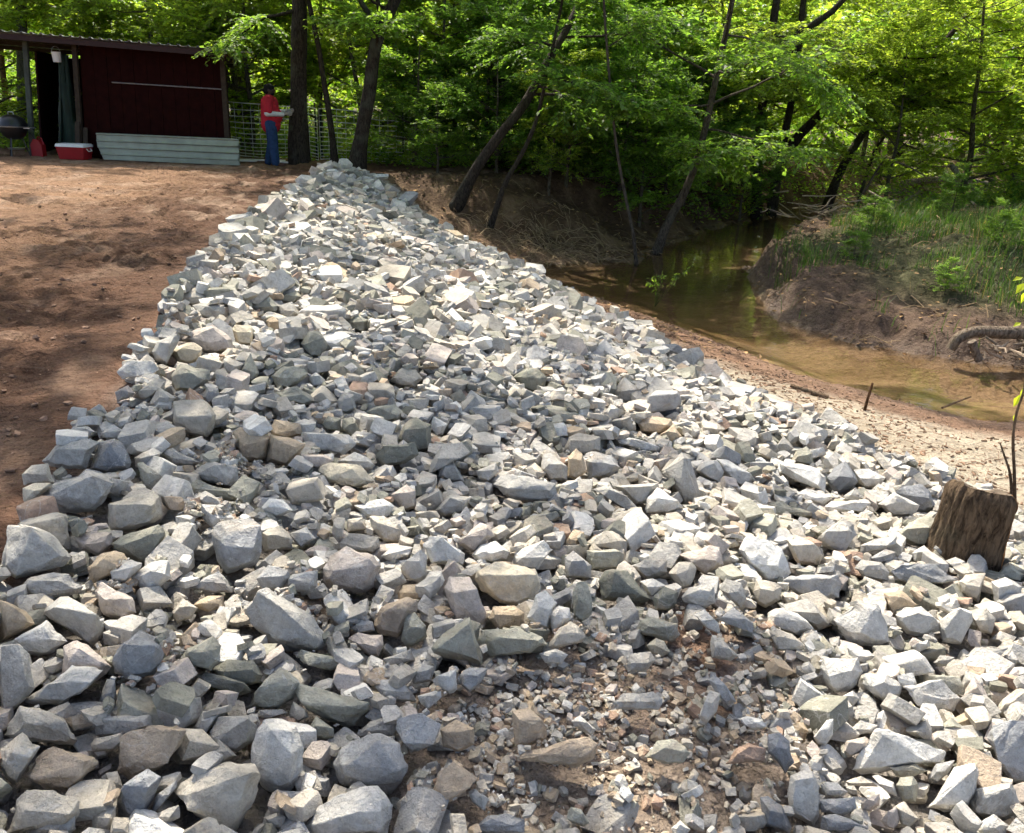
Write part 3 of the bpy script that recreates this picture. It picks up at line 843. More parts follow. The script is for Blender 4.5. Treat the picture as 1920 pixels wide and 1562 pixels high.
heroes((480, 1260), 4, [
 ('light', [(-32,560),(-8,460),(60,360),(200,340),(300,400),(360,540),(340,720),(280,880),(180,928),(40,860),(-24,720)], 'two-faced speckled boulder, pale left side', [(110,430),(270,620),(80,800)]),
 ('blue', [(575,700),(640,580),(830,460),(940,455),(1080,540),(1140,700),(1090,830),(1010,920),(800,860),(640,840),(590,780)], 'big rounded blue-grey boulder', [(700,690),(900,760),(1080,740)]),
 ('olive', [(265,130),(300,80),(550,120),(850,230),(860,290),(740,410),(680,420),(430,320),(300,210)], 'long olive-grey rock above a dark hole', None, .5),
 ('blue', [(1040,440),(1060,350),(1240,310),(1390,390),(1380,440),(1210,600),(1160,610),(1100,540)], 'flat-faced slate-blue rock beside the dirt', None, .7, .3),
 ('light', [(355,1160),(480,1010),(700,890),(920,840),(1050,990),(1040,1100),(980,1240),(380,1240)], 'speckled granite rock at the bottom edge', [(760,1050),(950,1040),(640,1100)]),
 ('olive', [(-80,280),(0,160),(120,8),(180,-40),(260,8),(332,80),(280,200),(160,272),(0,288)]),
 ('light', [(890,110),(940,60),(1080,50),(1180,170),(1200,220),(1080,200),(940,210)]),
 ('light', [(1215,180),(1390,125),(1390,190),(1290,285),(1240,240)]),
 ('dusty', [(1370,430),(1500,360),(1640,420),(1640,540),(1520,620),(1400,560)]),
 ('dusty', [(1290,1000),(1370,750),(1480,670),(1660,800),(1500,900),(1400,1000)], 'half-buried slab covered in brown dirt', None, .7, .25),
 ('olive', [(385,440),(450,330),(590,420),(590,490),(500,510),(400,470)]),
 ('grey', [(740,490),(860,370),(990,330),(1070,350),(1030,480),(940,450)]),
 ('blue', [(1600,1208),(1640,1140),(1740,1080),(1880,1060),(2020,1100),(2020,1208)]),
 ('beige', [(250,300),(280,220),(370,280),(400,340),(320,380),(255,340)]),
 ('grey', [(0,330),(20,285),(200,275),(240,305),(60,365)]),
 ('beige', [(1050,990),(1120,920),(1170,970),(1130,1060),(1070,1070)]),
 ('grey', [(50,1090),(160,1050),(220,1090),(200,1180),(110,1180)]),
 ('grey', [(1590,900),(1640,880),(1750,950),(1720,1050),(1620,970)]),
 ('light', [(1320,60),(1500,-20),(1510,130),(1450,170),(1350,110)]),
 ('grey', [(1150,0),(1250,-60),(1330,-40),(1320,70),(1180,90)]),
 ('blue', [(1520,20),(1600,-40),(1740,-30),(1680,100),(1600,150),(1530,100)]),
])
heroes((960, 960), 4, [
 ('cream', [(-280,500),(-260,440),(-120,380),(180,420),(215,560),(180,660),(60,712),(-100,690),(-220,600)], 'biggest cream block in the sunlit middle', [(-240,470),(0,500),(190,470)]),
 ('dolive', [(640,520),(690,440),(760,430),(860,440),(950,530),(1045,655),(970,690),(680,660)], 'dark olive tent-shaped rock', [(770,450),(740,600),(960,620)]),
 ('olive', [(460,600),(490,530),(560,520),(610,650),(600,770),(520,840),(460,790),(450,720)]),
 ('white', [(110,790),(180,620),(250,590),(340,680),(270,800),(270,890),(170,850)], 'upright white rock in front of the cream block'),
 ('light', [(280,760),(350,700),(430,720),(440,800),(300,920)]),
 ('beige', [(265,1010),(350,880),(430,820),(500,860),(560,940),(520,980),(400,1010),(290,1025)]),
 ('olive', [(560,290),(760,280),(850,320),(820,430),(600,430),(560,360)], None, None, .12),
 ('blue', [(390,340),(460,290),(600,400),(590,500),(480,490),(400,490)]),
 ('light', [(0,380),(20,300),(240,210),(320,280),(200,440),(130,440),(20,420)]),
 ('beige', [(540,240),(700,130),(800,160),(870,220),(860,310),(780,290),(600,270)]),
 ('beige', [(1160,460),(1250,370),(1350,370),(1390,420),(1340,560),(1280,580),(1230,520)]),
 ('olive', [(930,900),(960,810),(1040,785),(1240,840),(1260,920),(1200,970),(1050,930)], 'dark rounded rock beside the reddish dirt'),
 ('olive', [(1010,1000),(1080,940),(1140,970),(1185,1050),(1120,1090),(1050,1060)]),
 ('grey', [(1265,640),(1330,570),(1420,540),(1510,560),(1520,680),(1450,730),(1300,680)]),
 ('grey', [(1540,580),(1600,500),(1720,530),(1760,650),(1720,720),(1640,670)]),
 ('blue', [(1530,800),(1660,715),(1810,830),(1810,910),(1700,880),(1600,840)]),
 ('light', [(1370,770),(1440,730),(1570,860),(1560,920),(1460,880)]),
 ('olive', [(-250,960),(-200,890),(60,870),(250,930),(280,1000),(130,1060),(-160,1090)], 'long olive block under the small tan cube', None, .4),
 ('tan', [(-175,800),(-140,710),(20,690),(100,750),(105,870),(-110,880)]),
 ('grey', [(860,1140),(880,1060),(1040,1045),(1080,1110),(1000,1200),(870,1200)]),
 ('white', [(960,520),(1060,490),(1150,550),(1050,640),(1000,590)]),
 ('dolive', [(1060,640),(1140,560),(1250,600),(1240,690),(1180,740),(1070,740)]),
 ('pink', [(1250,320),(1480,250),(1560,260),(1600,400),(1450,470),(1280,350)]),
 ('grey', [(880,400),(1000,340),(1160,360),(1160,450),(1010,510),(920,450)]),
 ('light', [(200,1060),(330,1030),(420,1070),(380,1140),(250,1130)]),
 ('grey', [(1480,1010),(1500,920),(1560,940),(1700,1080),(1640,1120),(1500,1090)]),
])
heroes((1440, 960), 4, [
 ('beige', [(120,190),(190,165),(300,200),(430,330),(370,400),(230,390),(150,290)], 'boat-shaped beige rock with a pale rim', None, .3),
 ('grey', [(365,200),(450,120),(560,45),(640,90),(680,170),(600,230),(560,320),(420,270)]),
 ('olive', [(950,170),(1060,80),(1200,10),(1270,50),(1300,150),(1260,270),(1090,250),(990,200)], 'large green-grey rock touching the stump'),
 ('blue', [(110,510),(170,480),(520,470),(580,540),(530,640),(380,660),(200,610)], 'long dark rock with a black speckled face', None, .12),
 ('light', [(490,810),(650,680),(820,690),(900,840),(910,980),(800,1010),(620,990),(550,900)], 'broad lilac-grey boulder with a dark underside', None, .78, .35),
 ('light', [(1275,820),(1430,710),(1540,740),(1550,830),(1450,1000),(1310,970),(1290,900)], 'light grey squared block tipped on edge', [(1440,720),(1400,960),(1530,760)]),
 ('light', [(950,770),(1020,720),(1150,700),(1200,760),(1320,870),(1200,930),(1040,910),(970,830)]),
 ('tan', [(870,610),(1000,590),(1080,640),(1140,700),(1000,710),(930,790),(880,690)]),
 ('blue', [(915,440),(1000,370),(1240,390),(1430,510),(1250,560),(1070,570),(940,520)], 'flat cracked blue-grey slab before the stump', None, .75, .25),
 ('grey', [(640,420),(700,360),(850,380),(910,450),(900,520),(700,490)]),
 ('light', [(1075,310),(1170,250),(1240,310),(1210,380),(1090,370)]),
 ('beige', [(1430,520),(1480,470),(1630,460),(1580,560),(1580,680),(1450,600)]),
 ('light', [(1670,520),(1780,490),(1910,560),(1900,620),(1700,720)]),
 ('olive', [(1670,490),(1760,410),(1840,400),(1920,470),(1900,520),(1720,500)]),
 ('blue', [(1700,670),(1800,620),(1940,610),(1940,790),(1740,740)]),
 ('grey', [(60,680),(300,630),(360,690),(480,850),(380,880),(260,760)]),
 ('light', [(0,760),(110,700),(220,750),(340,880),(230,930),(60,860),(0,850)]),
 ('beige', [(10,900),(60,875),(180,920),(290,1010),(240,1050),(60,1040)]),
 ('light', [(590,1010),(760,1040),(800,1080),(740,1150),(620,1110)]),
 ('grey', [(1240,1130),(1290,1070),(1400,1090),(1380,1150),(1280,1160)]),
 ('beige', [(790,60),(860,20),(930,60),(940,130),(830,150),(790,120)]),
 ('white', [(-220,280),(-160,180),(0,200),(104,280),(180,460),(120,500),(0,520),(-160,400)], 'large sun-bleached white slab', None, .7, .3),
 ('beige', [(-110,600),(-90,500),(60,520),(110,560),(90,660),(-20,720),(-90,680)]),
 ('blue', [(750,350),(880,280),(960,300),(940,370),(800,390)]),
 ('light', [(690,250),(800,190),(970,180),(960,240),(860,290),(700,310)]),
 ('light', [(700,640),(830,570),(990,560),(880,620),(880,700),(820,690)]),
 ('beige', [(1500,740),(1640,720),(1700,800),(1680,920),(1580,900)]),
 ('grey', [(1480,1080),(1560,1010),(1700,1040),(1800,1020),(1680,1100),(1520,1130)]),
 ('light', [(1080,1010),(1210,950),(1220,1010),(1110,1060)]),
 ('light', [(1770,1110),(1830,1040),(1890,1110),(1860,1170)]),
])
heroes((1440, 1260), 4, [
 ('white', [(620,740),(650,640),(800,430),(840,425),(1100,500),(1330,600),(1290,680),(1130,690),(900,740),(700,770)], 'large flat white slab with a crack', None, .8, .22),
 ('light', [(1190,1020),(1240,920),(1400,720),(1550,680),(1590,750),(1570,900),(1480,1020),(1320,1060)], 'smooth pale wedge below the white slab', [(1560,720),(1440,930),(1240,1000)]),
 ('grey', [(1500,960),(1550,870),(1820,830),(1860,900),(1920,1060),(1780,1110),(1600,1090),(1510,1050)], 'chunky grey rock in the lower corner', [(1600,960),(1820,860),(1580,1060)]),
 ('light', [(1020,110),(1060,100),(1300,60),(1450,200),(1400,290),(1310,330),(1130,190)], 'tilted light slab above the yellow strap', None, .72, .25),
 ('light', [(700,90),(720,10),(900,10),(1010,110),(980,180),(870,220),(800,190),(740,140)]),
 ('light', [(388,-40),(420,-100),(680,-112),(716,0),(640,120),(500,160),(440,100)], 'pale squared block with a shaded end'),
 ('blue', [(1640,500),(1680,392),(1840,360),(2000,360),(2000,880),(1840,840),(1720,720)], 'veined blue boulder cut by the frame', None, .6, .3),
 ('beige', [(1700,300),(1760,200),(1920,90),(2000,90),(2000,320),(1800,380)]),
 ('light', [(140,920),(170,780),(250,740),(330,740),(390,860),(380,1090),(340,1160),(250,1110),(150,1060)], 'upright pale block with a flat broad face', None, .2, .3),
 ('dblue', [(0,470),(90,460),(160,520),(200,680),(130,760),(40,650),(0,600)]),
 ('pink', [(550,600),(590,520),(730,480),(785,520),(760,580),(600,640)]),
 ('white', [(340,490),(440,360),(490,350),(490,470),(430,560),(370,540)]),
 ('light', [(390,840),(440,820),(520,820),(600,900),(560,940),(420,930)]),
 ('blue', [(385,960),(650,940),(670,1030),(540,1080),(400,1050)]),
 ('olive', [(960,850),(990,790),(1090,780),(1130,840),(1110,980),(1010,970)]),
 ('light', [(780,780),(830,770),(940,830),(975,940),(900,910)]),
 ('grey', [(1040,420),(1200,350),(1230,420),(1260,530),(1190,530),(1030,450)]),
 ('olive', [(1265,400),(1370,340),(1480,420),(1400,470),(1290,440)]),
 ('dblue', [(-60,940),(0,930),(110,1000),(170,1170),(150,1210),(-20,1150)]),
 ('blue', [(400,1080),(500,1060),(750,1170),(700,1210),(400,1200)]),
 ('light', [(1550,1150),(1700,1070),(1820,1160),(1780,1230),(1560,1230)]),
 ('beige', [(950,1010),(1020,970),(1130,1100),(1060,1170),(1000,1150)]),
 ('pink', [(690,1000),(840,910),(840,1000),(770,1050),(700,1030)]),
 ('olive', [(910,720),(1100,690),(1200,740),(1100,780),(960,790)]),
 ('light', [(580,460),(700,360),(820,400),(800,450),(620,490)]),
 ('blue', [(1200,800),(1260,690),(1400,660),(1370,740),(1260,840)]),
 ('light', [(560,180),(640,130),(690,200),(640,260),(590,230)]),
 ('grey', [(540,240),(600,210),(665,370),(620,390),(570,330)]),
 ('beige', [(580,820),(700,780),(830,860),(700,860),(600,850)]),
 ('pink', [(850,1110),(960,1000),(1000,1100),(940,1180),(880,1160)]),
])
heroes((0, 660), 4, [
 ('beige', [(1285,520),(1300,370),(1520,345),(1620,470),(1590,600),(1560,650),(1320,600)], 'pale cube-shaped block with a square shaded face', [(1325,485),(1600,480),(1450,490)]),
 ('grey', [(300,1080),(390,1010),(650,890),(780,910),(870,980),(820,1100),(700,1200),(480,1200),(320,1120)], 'big pale grey rock near the dirt edge', [(700,920),(600,1100),(780,1080)]),
 ('dblue', [(650,890),(740,680),(860,645),(950,700),(1000,830),(960,880),(800,900),(700,890)], 'dark blue faceted rock near the dirt edge', [(820,680),(760,860),(940,860)]),
 ('grey', [(310,820),(420,700),(650,640),(740,680),(640,870),(520,880),(380,860)]),
 ('beige', [(160,920),(240,850),(360,840),(410,980),(300,990),(180,1000)]),
 ('cream', [(170,1020),(260,980),(380,980),(390,1010),(300,1080),(220,1140),(170,1120)]),
 ('olive', [(1030,840),(1070,830),(1240,950),(1260,1020),(1200,1070),(1100,1030),(1050,940)]),
 ('grey', [(1410,910),(1600,810),(1780,870),(1780,960),(1740,1010),(1620,990),(1440,940)], 'two-part grey slab with a pointed end'),
 ('grey', [(1000,790),(1150,720),(1210,760),(1130,870),(1020,870)]),
 ('grey', [(1200,740),(1290,720),(1520,830),(1450,860),(1300,850)]),
 ('olive', [(1380,1000),(1480,950),(1650,1010),(1820,1070),(1800,1110),(1680,1110),(1440,1060)]),
 ('grey', [(1450,1090),(1540,1040),(1640,1100),(1680,1170),(1520,1150)]),
 ('tan', [(1752,600),(1800,560),(2000,610),(2050,640),(2000,790),(1940,820),(1820,820),(1780,720)], 'orange-tan block touching another tan one', [(1820,700),(1990,660),(1960,700)]),
 ('olive', [(1280,180),(1350,85),(1550,200),(1580,140),(1570,210),(1440,300),(1320,280)]),
 ('beige', [(995,340),(1170,190),(1240,220),(1220,290),(1080,360)]),
 ('grey', [(1115,390),(1190,270),(1330,340),(1280,390),(1150,420)]),
 ('grey', [(1520,340),(1560,260),(1640,270),(1650,330),(1560,390)]),
 ('pink', [(860,300),(960,250),(1010,310),(960,350),(880,370)]),
 ('light', [(740,610),(850,550),(930,590),(900,650),(780,650)]),
 ('pink', [(980,690),(1150,610),(1160,650),(1060,730)]),
 ('light', [(1150,420),(1190,360),(1290,370),(1280,430),(1220,440)]),
 ('light', [(1720,470),(1760,400),(1880,460),(1820,490)]),
 ('grey', [(490,640),(550,560),(660,550),(740,600),(680,640)]),
 ('light', [(880,150),(960,70),(1140,70),(1200,130),(1080,180),(920,200)], 'white flat slab poking out over the dirt', None, .75, .25),
])
heroes((480, 660), 4, [
 ('cream', [(455,880),(560,830),(760,850),(900,970),(760,1015),(640,1010),(500,970)], 'whitish cream rock with a tan lower edge', None, .62),
 ('tan', [(75,690),(110,620),(250,640),(370,690),(340,770),(230,860),(80,820)], 'warm tan block right beside its twin'),
 ('dolive', [(1065,660),(1110,530),(1200,490),(1310,540),(1320,740),(1210,760),(1200,680)], 'tall dark grey rock behind a dark slab'),
 ('dolive', [(890,760),(950,720),(1190,675),(1220,770),(1120,830),(940,855)], 'dark olive slab standing on edge', None, .12),
 ('olive', [(105,180),(200,100),(370,110),(400,150),(330,240),(230,275),(150,260)]),
 ('olive', [(130,300),(300,255),(410,320),(450,370),(360,410),(200,370)]),
 ('beige', [(975,220),(1100,110),(1200,130),(1260,200),(1200,270),(1060,250)]),
 ('olive', [(820,450),(900,410),(1050,395),(1110,450),(1080,510),(940,530)]),
 ('light', [(340,600),(540,590),(700,620),(750,690),(660,780),(480,700),(340,640)]),
 ('light', [(600,820),(740,750),(830,790),(900,850),(880,880),(700,860)]),
 ('grey', [(1320,800),(1400,690),(1540,680),(1610,750),(1510,810),(1390,870),(1270,940)]),
 ('grey', [(1370,930),(1390,820),(1470,800),(1560,970),(1480,980)]),
 ('grey', [(1770,990),(1830,930),(1920,920),(2250,980),(2280,1130),(2180,1110),(1990,1115),(1850,1070)], 'wide grey rock with a rough top'),
 ('grey', [(1330,1190),(1450,1070),(1610,1090),(1580,1200),(1400,1240)]),
 ('pink', [(1010,1070),(1130,990),(1200,1040),(1200,1170),(1100,1200)]),
 ('white', [(20,1190),(100,1100),(200,1110),(280,1190),(150,1240)]),
 ('white', [(730,1150),(960,1090),(1040,1160),(980,1240),(800,1240)]),
 ('dolive', [(490,540),(540,480),(640,500),(640,590),(530,590)]),
 ('dolive', [(650,500),(720,490),(790,600),(740,650),(650,580)]),
 ('grey', [(605,370),(650,300),(740,320),(750,420),(680,460),(620,450)]),
 ('tan', [(110,580),(140,510),(340,530),(350,620),(230,650),(120,620)]),
 ('light', [(1655,890),(1800,830),(1830,900),(1740,980),(1670,950)]),
 ('white', [(390,190),(450,150),(520,210),(500,250),(420,260)]),
 ('white', [(1315,560),(1330,480),(1440,540),(1400,620),(1350,640)]),
])
heroes((960, 660), 4, [
 ('dolive', [(0,190),(100,115),(190,125),(260,190),(240,270),(160,300),(70,270)], 'dark olive hump standing out of the stones'),
 ('grey', [(750,290),(840,195),(1010,350),(940,370),(820,390),(760,350)]),
 ('beige', [(390,720),(420,630),(500,600),(660,640),(660,740),(560,770),(420,770)]),
 ('grey', [(210,880),(240,770),(300,760),(420,860),(410,960),(290,965)]),
 ('blue', [(540,810),(620,760),(740,770),(830,870),(730,930),(570,960)]),
 ('tan', [(415,790),(480,720),(530,760),(560,900),(480,970),(410,940)], 'yellowish rounded rock in the middle of the bank'),
 ('grey', [(1145,880),(1270,750),(1340,800),(1330,960),(1420,1080),(1380,1140),(1290,1145),(1220,1020)], 'tall grey shard standing on end', [(1290,780),(1260,1000),(1350,1060)]),
 ('tan', [(945,540),(1020,480),(1200,500),(1210,560),(1120,610),(960,600)]),
 ('dblue', [(1060,440),(1110,380),(1210,400),(1270,480),(1200,510),(1070,470)]),
 ('light', [(1380,890),(1440,800),(1540,800),(1590,900),(1560,990),(1400,910)]),
 ('white', [(1530,800),(1620,810),(1850,970),(1800,1000),(1720,1010),(1560,900)], 'long white sloping slab near the sand'),
 ('beige', [(770,980),(960,880),(1010,880),(960,960),(880,990)]),
 ('grey', [(740,1000),(1100,980),(1100,1010),(1020,1130),(930,1150),(830,1060)], None, None, .25),
 ('white', [(1000,1180),(1020,1090),(1090,1020),(1200,1110),(1290,1170),(1200,1210),(1010,1210)], 'sunlit white rock with a rounded top'),
 ('grey', [(600,1030),(700,1000),(820,1060),(950,1180),(920,1220),(780,1130)]),
 ('tan', [(1110,620),(1210,540),(1280,640),(1200,690)]),
 ('olive', [(1560,560),(1640,470),(1740,560),(1750,630),(1660,620)]),
 ('white', [(770,650),(880,640),(1160,720),(1120,750),(1000,740),(800,690)]),
 ('light', [(690,470),(740,385),(860,450),(800,500),(710,520)]),
])
heroes((1400, 760), 4.8, [
 ('white', [(300,520),(500,530),(660,570),(720,640),(710,790),(600,760),(470,700),(300,600)], 'pale squared slab with an olive end', [(540,650),(350,560),(640,720)]),
 ('dblue', [(720,640),(780,560),(890,500),(940,560),(1000,690),(960,740),(820,800),(730,720)], 'dark blue-green rock by the sand', [(830,640),(960,650),(800,700)]),
 ('olive', [(390,510),(450,400),(540,370),(600,430),(620,550)]),
 ('beige', [(715,390),(760,280),(810,260),(850,320),(830,410),(740,420)], 'oval stone standing upright at the sand edge'),
 ('dblue', [(1340,790),(1400,730),(1560,710),(1640,760),(1730,920),(1620,960),(1540,960),(1480,850)], 'dark slate rock behind the stump'),
 ('light', [(1180,890),(1330,780),(1560,900),(1500,1000),(1300,1000)]),
 ('white', [(700,910),(760,860),(1000,850),(1120,880),(1060,970),(940,970),(720,960)]),
 ('white', [(470,790),(540,740),(800,820),(690,900),(560,840)]),
 ('olive', [(180,880),(330,860),(590,960),(580,1000),(480,1010),(330,960),(190,960)]),
 ('grey', [(870,820),(980,740),(1070,840),(1000,860),(880,850)]),
 ('light', [(960,580),(1100,570),(1250,650),(1200,740),(1060,740),(1000,690)]),
 ('grey', [(230,430),(330,280),(450,390),(360,430)]),
])
heroes((280, 460), 4, [
 ('grey', [(20,800),(60,720),(200,670),(220,720),(130,900),(40,860)]),
 ('cream', [(155,790),(240,740),(330,725),(395,770),(380,860),(310,890),(210,870)], 'cream rock with a pitted face near the yard edge', [(240,770),(390,790)]),
 ('cream', [(600,620),(640,590),(760,600),(780,650),(770,750),(660,750)], 'small cream cube near the yard edge', [(650,650),(770,650)]),
 ('pink', [(240,710),(360,620),(480,590),(560,640),(630,700),(640,780),(500,810),(400,800)]),
 ('olive', [(1130,740),(1190,640),(1280,650),(1360,780),(1290,850),(1200,850)], 'triangular olive rock among smaller stones'),
 ('olive', [(640,1000),(760,810),(820,960),(780,1020)], 'sharp olive spike pointing up'),
 ('grey', [(325,450),(400,430),(560,450),(570,520),(520,555),(390,545)]),
 ('grey', [(575,510),(750,490),(775,560),(700,580),(580,570)]),
 ('beige', [(230,380),(340,320),(440,400),(390,440),(270,450)]),
 ('olive', [(1465,580),(1550,510),(1650,560),(1640,640),(1590,655),(1490,620)]),
 ('grey', [(975,450),(1070,425),(1140,520),(1050,560),(980,520)]),
 ('olive', [(960,390),(1100,330),(1160,390),(1090,430),(940,420)]),
 ('olive', [(720,400),(900,380),(970,450),(960,500),(860,510),(810,480)]),
 ('tan', [(870,560),(930,530),(1020,620),(960,640),(880,620)]),
])
heroes((960, 1260), 4, [
 ('grey', [(745,220),(830,160),(1060,140),(1130,200),(1100,290),(950,290),(780,280)], 'loaf-shaped grey block lying alone on the dirt', None, .5),
 ('dusty', [(10,650),(100,570),(280,520),(560,490),(640,540),(620,640),(460,720),(280,720),(60,690)], 'long dust-covered rock sunk in the dirt'),
 ('olive', [(990,640),(1090,520),(1200,500),(1300,560),(1350,610),(1300,680),(1150,690),(1040,660)], 'olive rock with a white top on the dirt'),
 ('light', [(1390,340),(1450,200),(1480,140),(1560,160),(1540,300),(1460,390)]),
 ('blue', [(1470,60),(1500,0),(1560,80),(1680,220),(1620,250),(1560,200)]),
 ('light', [(445,370),(510,320),(630,430),(600,480),(480,420)]),
 ('white', [(1690,350),(1760,325),(1920,350),(1920,420),(1800,440)]),
 ('rust', [(1600,690),(1680,570),(1780,520),(1920,580),(1900,680),(1750,700)], 'rust-stained rock beside the red dirt'),
 ('dusty', [(20,560),(0,290),(120,270),(270,440),(260,510),(120,560)]),
 ('olive', [(410,1090),(440,1010),(520,1030),(580,1130),(540,1160),(440,1130)]),
 ('light', [(1195,1170),(1260,1115),(1340,1180),(1300,1240),(1210,1230)]),
])
print('traced rocks', len(HERO))

FILL = []      # template, level, centre, rotation, scale, tint
def random_tint(r, dusty=0.0):
    u = r.random()
    if r.random() < dusty: key = ('dusty', 'beige', 'beige', 'tan', 'grey', 'dusty', 'rust')[int(r.integers(0, 7))]
    else:
        key = ('grey', 'grey', 'light', 'light', 'olive', 'blue', 'beige', 'beige', 'white', 'pink', 'grey', 'dolive')[int(u * 12)]
    return key, (*(np.array(TINTS[key]) * r.uniform(.92, 1.18) * (1.14, 1.11, 1.065)), r.uniform())
def in_rocks(x, y):
    return xL(y) + 0.15 + 0.04 * math.sin(y * 5.1) + .03 * math.sin(y * 13.7) < x < xT(y) - .48 + 0.10 * math.sin(y * 4.3 + 1) and y < 17.5 - 0.3 * math.sin(x * 3)
def drop(n, med, sig, smin, smax, cand, yr, thick, avoid):
    global _rad
    done = tries = 0
    while done < n and tries < n * 6:
        tries += 1
        y = rng.uniform(*yr)
        x = rng.uniform(xL(y) - .1, xT(y) + .15)
        if not in_rocks(x, y): continue
        s = float(np.clip(med * math.exp(rng.normal(0, sig)), smin, smax))
        fmv = fm_at(x, y) if y < 6 else 0.0
        if rng.random() < fmv * 1.25 and s > 0.045: continue
        best = None
        k = int(rng.integers(0, len(TPL)))
        tp = TPL[k]
        for c in range(cand):
            xx, yy = (x, y) if c == 0 else (x + rng.normal(0, .12), y + rng.normal(0, .12))
            if not in_rocks(xx, yy): continue
            rm = rotm('Z', rng.uniform(0, 2 * math.pi)) @ rotm('X', rng.normal(0, .33)) @ rotm('Y', rng.normal(0, .33))
            pn = tp['pn'] @ rm.T
            _rad = s * 0.62
            pr = profile(pn, tp['ph'] * s, xx, yy)
            if pr is None or pr[3].sum() < 2: continue
            sl, zt, zb, ok = pr
            g = (HM[sl] - zb)[ok]; kk = int(len(g) * .72); z0 = np.partition(g, kk)[kk]
            rel = z0 - BASE[sl].mean() + 0.5 * s * .5
            if best is None or rel < best[0]:
                best = (rel, xx, yy, z0, rm, sl, zt, ok)
        if best is None: continue
        rel, xx, yy, z0, rm, sl, zt, ok = best
        if rel > thick + 0.35 * s: continue
        P = np.array([xx, yy, z0])
        if avoid and (buried(P) or buried(P + [0, 0, s * .35]) or buried(P + [s * .35, 0, 0]) or buried(P - [s * .35, 0, 0])): continue
        HM[sl] = np.where(ok, np.maximum(HM[sl], z0 + zt), HM[sl])
        key, tn = random_tint(rng, 0.25 + 0.6 * fmv if fmv > 0.05 else 0.08)
        FILL.append((k, P, rm, s, tn, key))
        done += 1
    return done
import time as _t
_t0 = _t.time()
drop(2600, 0.105, .34, .055, .17, 3, (0.7, 5.0), .10, True)
drop(900, 0.13, .36, .06, .22, 3, (4.6, 6.2), .12, True)
drop(2500, 0.160, .42, .08, .36, 3, (5.5, 11.5), .16, True)
drop(1500, 0.165, .36, .09, .34, 3, (11.0, 17.6), .20, False)
drop(1900, 0.085, .30, .045, .15, 3, (0.7, 7.0), .20, True)
drop(1000, 0.095, .30, .06, .17, 2, (6.5, 13), .24, True)
drop(2600, 0.050, .30, .028, .085, 2, (0.8, 6.0), .12, True)
drop(1200, 0.065, .30, .04, .10, 2, (5.0, 9.0), .2, True)
print('fill rocks', len(FILL), round(_t.time() - _t0, 1), 's')

# which of the dropped rocks show largest: these stay single objects beside the traced ones
PROJ = [project(f[1]) for f in FILL]
score = [(FPX * f[3] / p[2]) if (20 < p[0] < 1900 and 330 < p[1] < 1545 and not buried(f[1], .3)) else 0 for f, p in zip(FILL, PROJ)]
order = np.argsort(score)[::-1]
N_SINGLE = max(0, 300 - len(HERO))
single = set(int(i) for i in order[:N_SINGLE])
rub = MB()
ITEMS = []
for i, (k, P, rm, s, tn, key) in enumerate(FILL):
    d = PROJ[i][2]
    lev = 'hi' if i in single else ('mid' if d < 5.5 and s > .075 else 'lo')
    v, t = TPL[k][lev]
    v = v * s @ rm.T + P
    if i in single:
        px, py, d = PROJ[i]
        w_ = FPX * s / d
        ITEMS.append(dict(v=v, t=t, tint=tn, name=None, col=key, asp=1.2, w=w_, h=w_ * .75, cen=np.array([px, py]), size=s))
    else:
        rub.add(v, t, c=tn)
tag(rub.obj('rock_rubble', M_ROCK, smooth_deg=22), 'loose grey broken stones filling the rock bank between the larger rocks', 'rubble', kind='stuff')

# gravel and dirt crumbs among the rocks, more of them where fines lie open
gv = MB()
cnt = 0
while cnt < 10500:
    u = rng.random()
    if u < 0.55:
        fx, fy, fr_ = FINES[int(rng.integers(0, len(FINES)))]
        x, y = fx + rng.normal(0, fr_ * .7), fy + rng.normal(0, fr_ * .7)
    else:
        y = 0.8 + 7.0 * rng.random() ** 1.4; x = rng.uniform(xL(y), xT(y))
    cnt += 1
    if not (HX0 < x < HX1 and HY0 < y < HY1) or not in_rocks(x, y): continue
    z = h_at(x, y)
    b0 = float(BASE[int((y - HY0) / CELL), int((x - HX0) / CELL)])
    if z - b0 > 0.10 and rng.random() < .93: continue
    s = 0.006 + 0.034 * rng.random() ** 2.4
    fmv = fm_at(x, y)
    key, tn = random_tint(rng, 0.15 + .38 * fmv)
    if buried((x, y, z), -.05): continue
    v, t = GRAV[int(rng.integers(0, len(GRAV)))]
    rm = rotm('Z', rng.uniform(0, 6.28)) @ rotm('X', rng.uniform(0, 6.28))
    gv.add(v * s @ rm.T + (x, y, z + s * .22), t, c=tn)
tag(gv.obj('gravel', M_ROCK), 'small grey and tan stone chips lying in the gaps and dirt', 'gravel', kind='stuff')

# --- the single rocks, each with a label of its own
ITEMS = HERO + ITEMS
anchors = [it for it in ITEMS if it['name']]
def size_word(it):
    return 'huge' if it['w'] > 120 else 'large' if it['w'] > 85 else 'mid-sized' if it['w'] > 55 else 'small'
def shape_word(it):
    return 'long' if it['asp'] > 2.1 else 'flat' if it['asp'] > 1.65 else 'upright' if it['asp'] < .85 else 'angular'
used = {it['name'] for it in anchors}
EXTRA = [((1835, 1000), 'the tree stump'), ((20, 900), 'the red dirt at the yard edge'), ((1705, 1335), 'the yellow strap'), ((640, 330), 'the far end of the rock bank'), ((1500, 780), 'the sand strip'), ((1130, 560), 'the muddy creek edge'), ((330, 560), 'the yard edge halfway along')]
AN = [(a['cen'], 'the ' + a['name']) for a in anchors] + [(np.array(p, float), n) for p, n in EXTRA]
dirs = ['right of', 'below and right of', 'below', 'below and left of', 'left of', 'above and left of', 'above', 'above and right of']
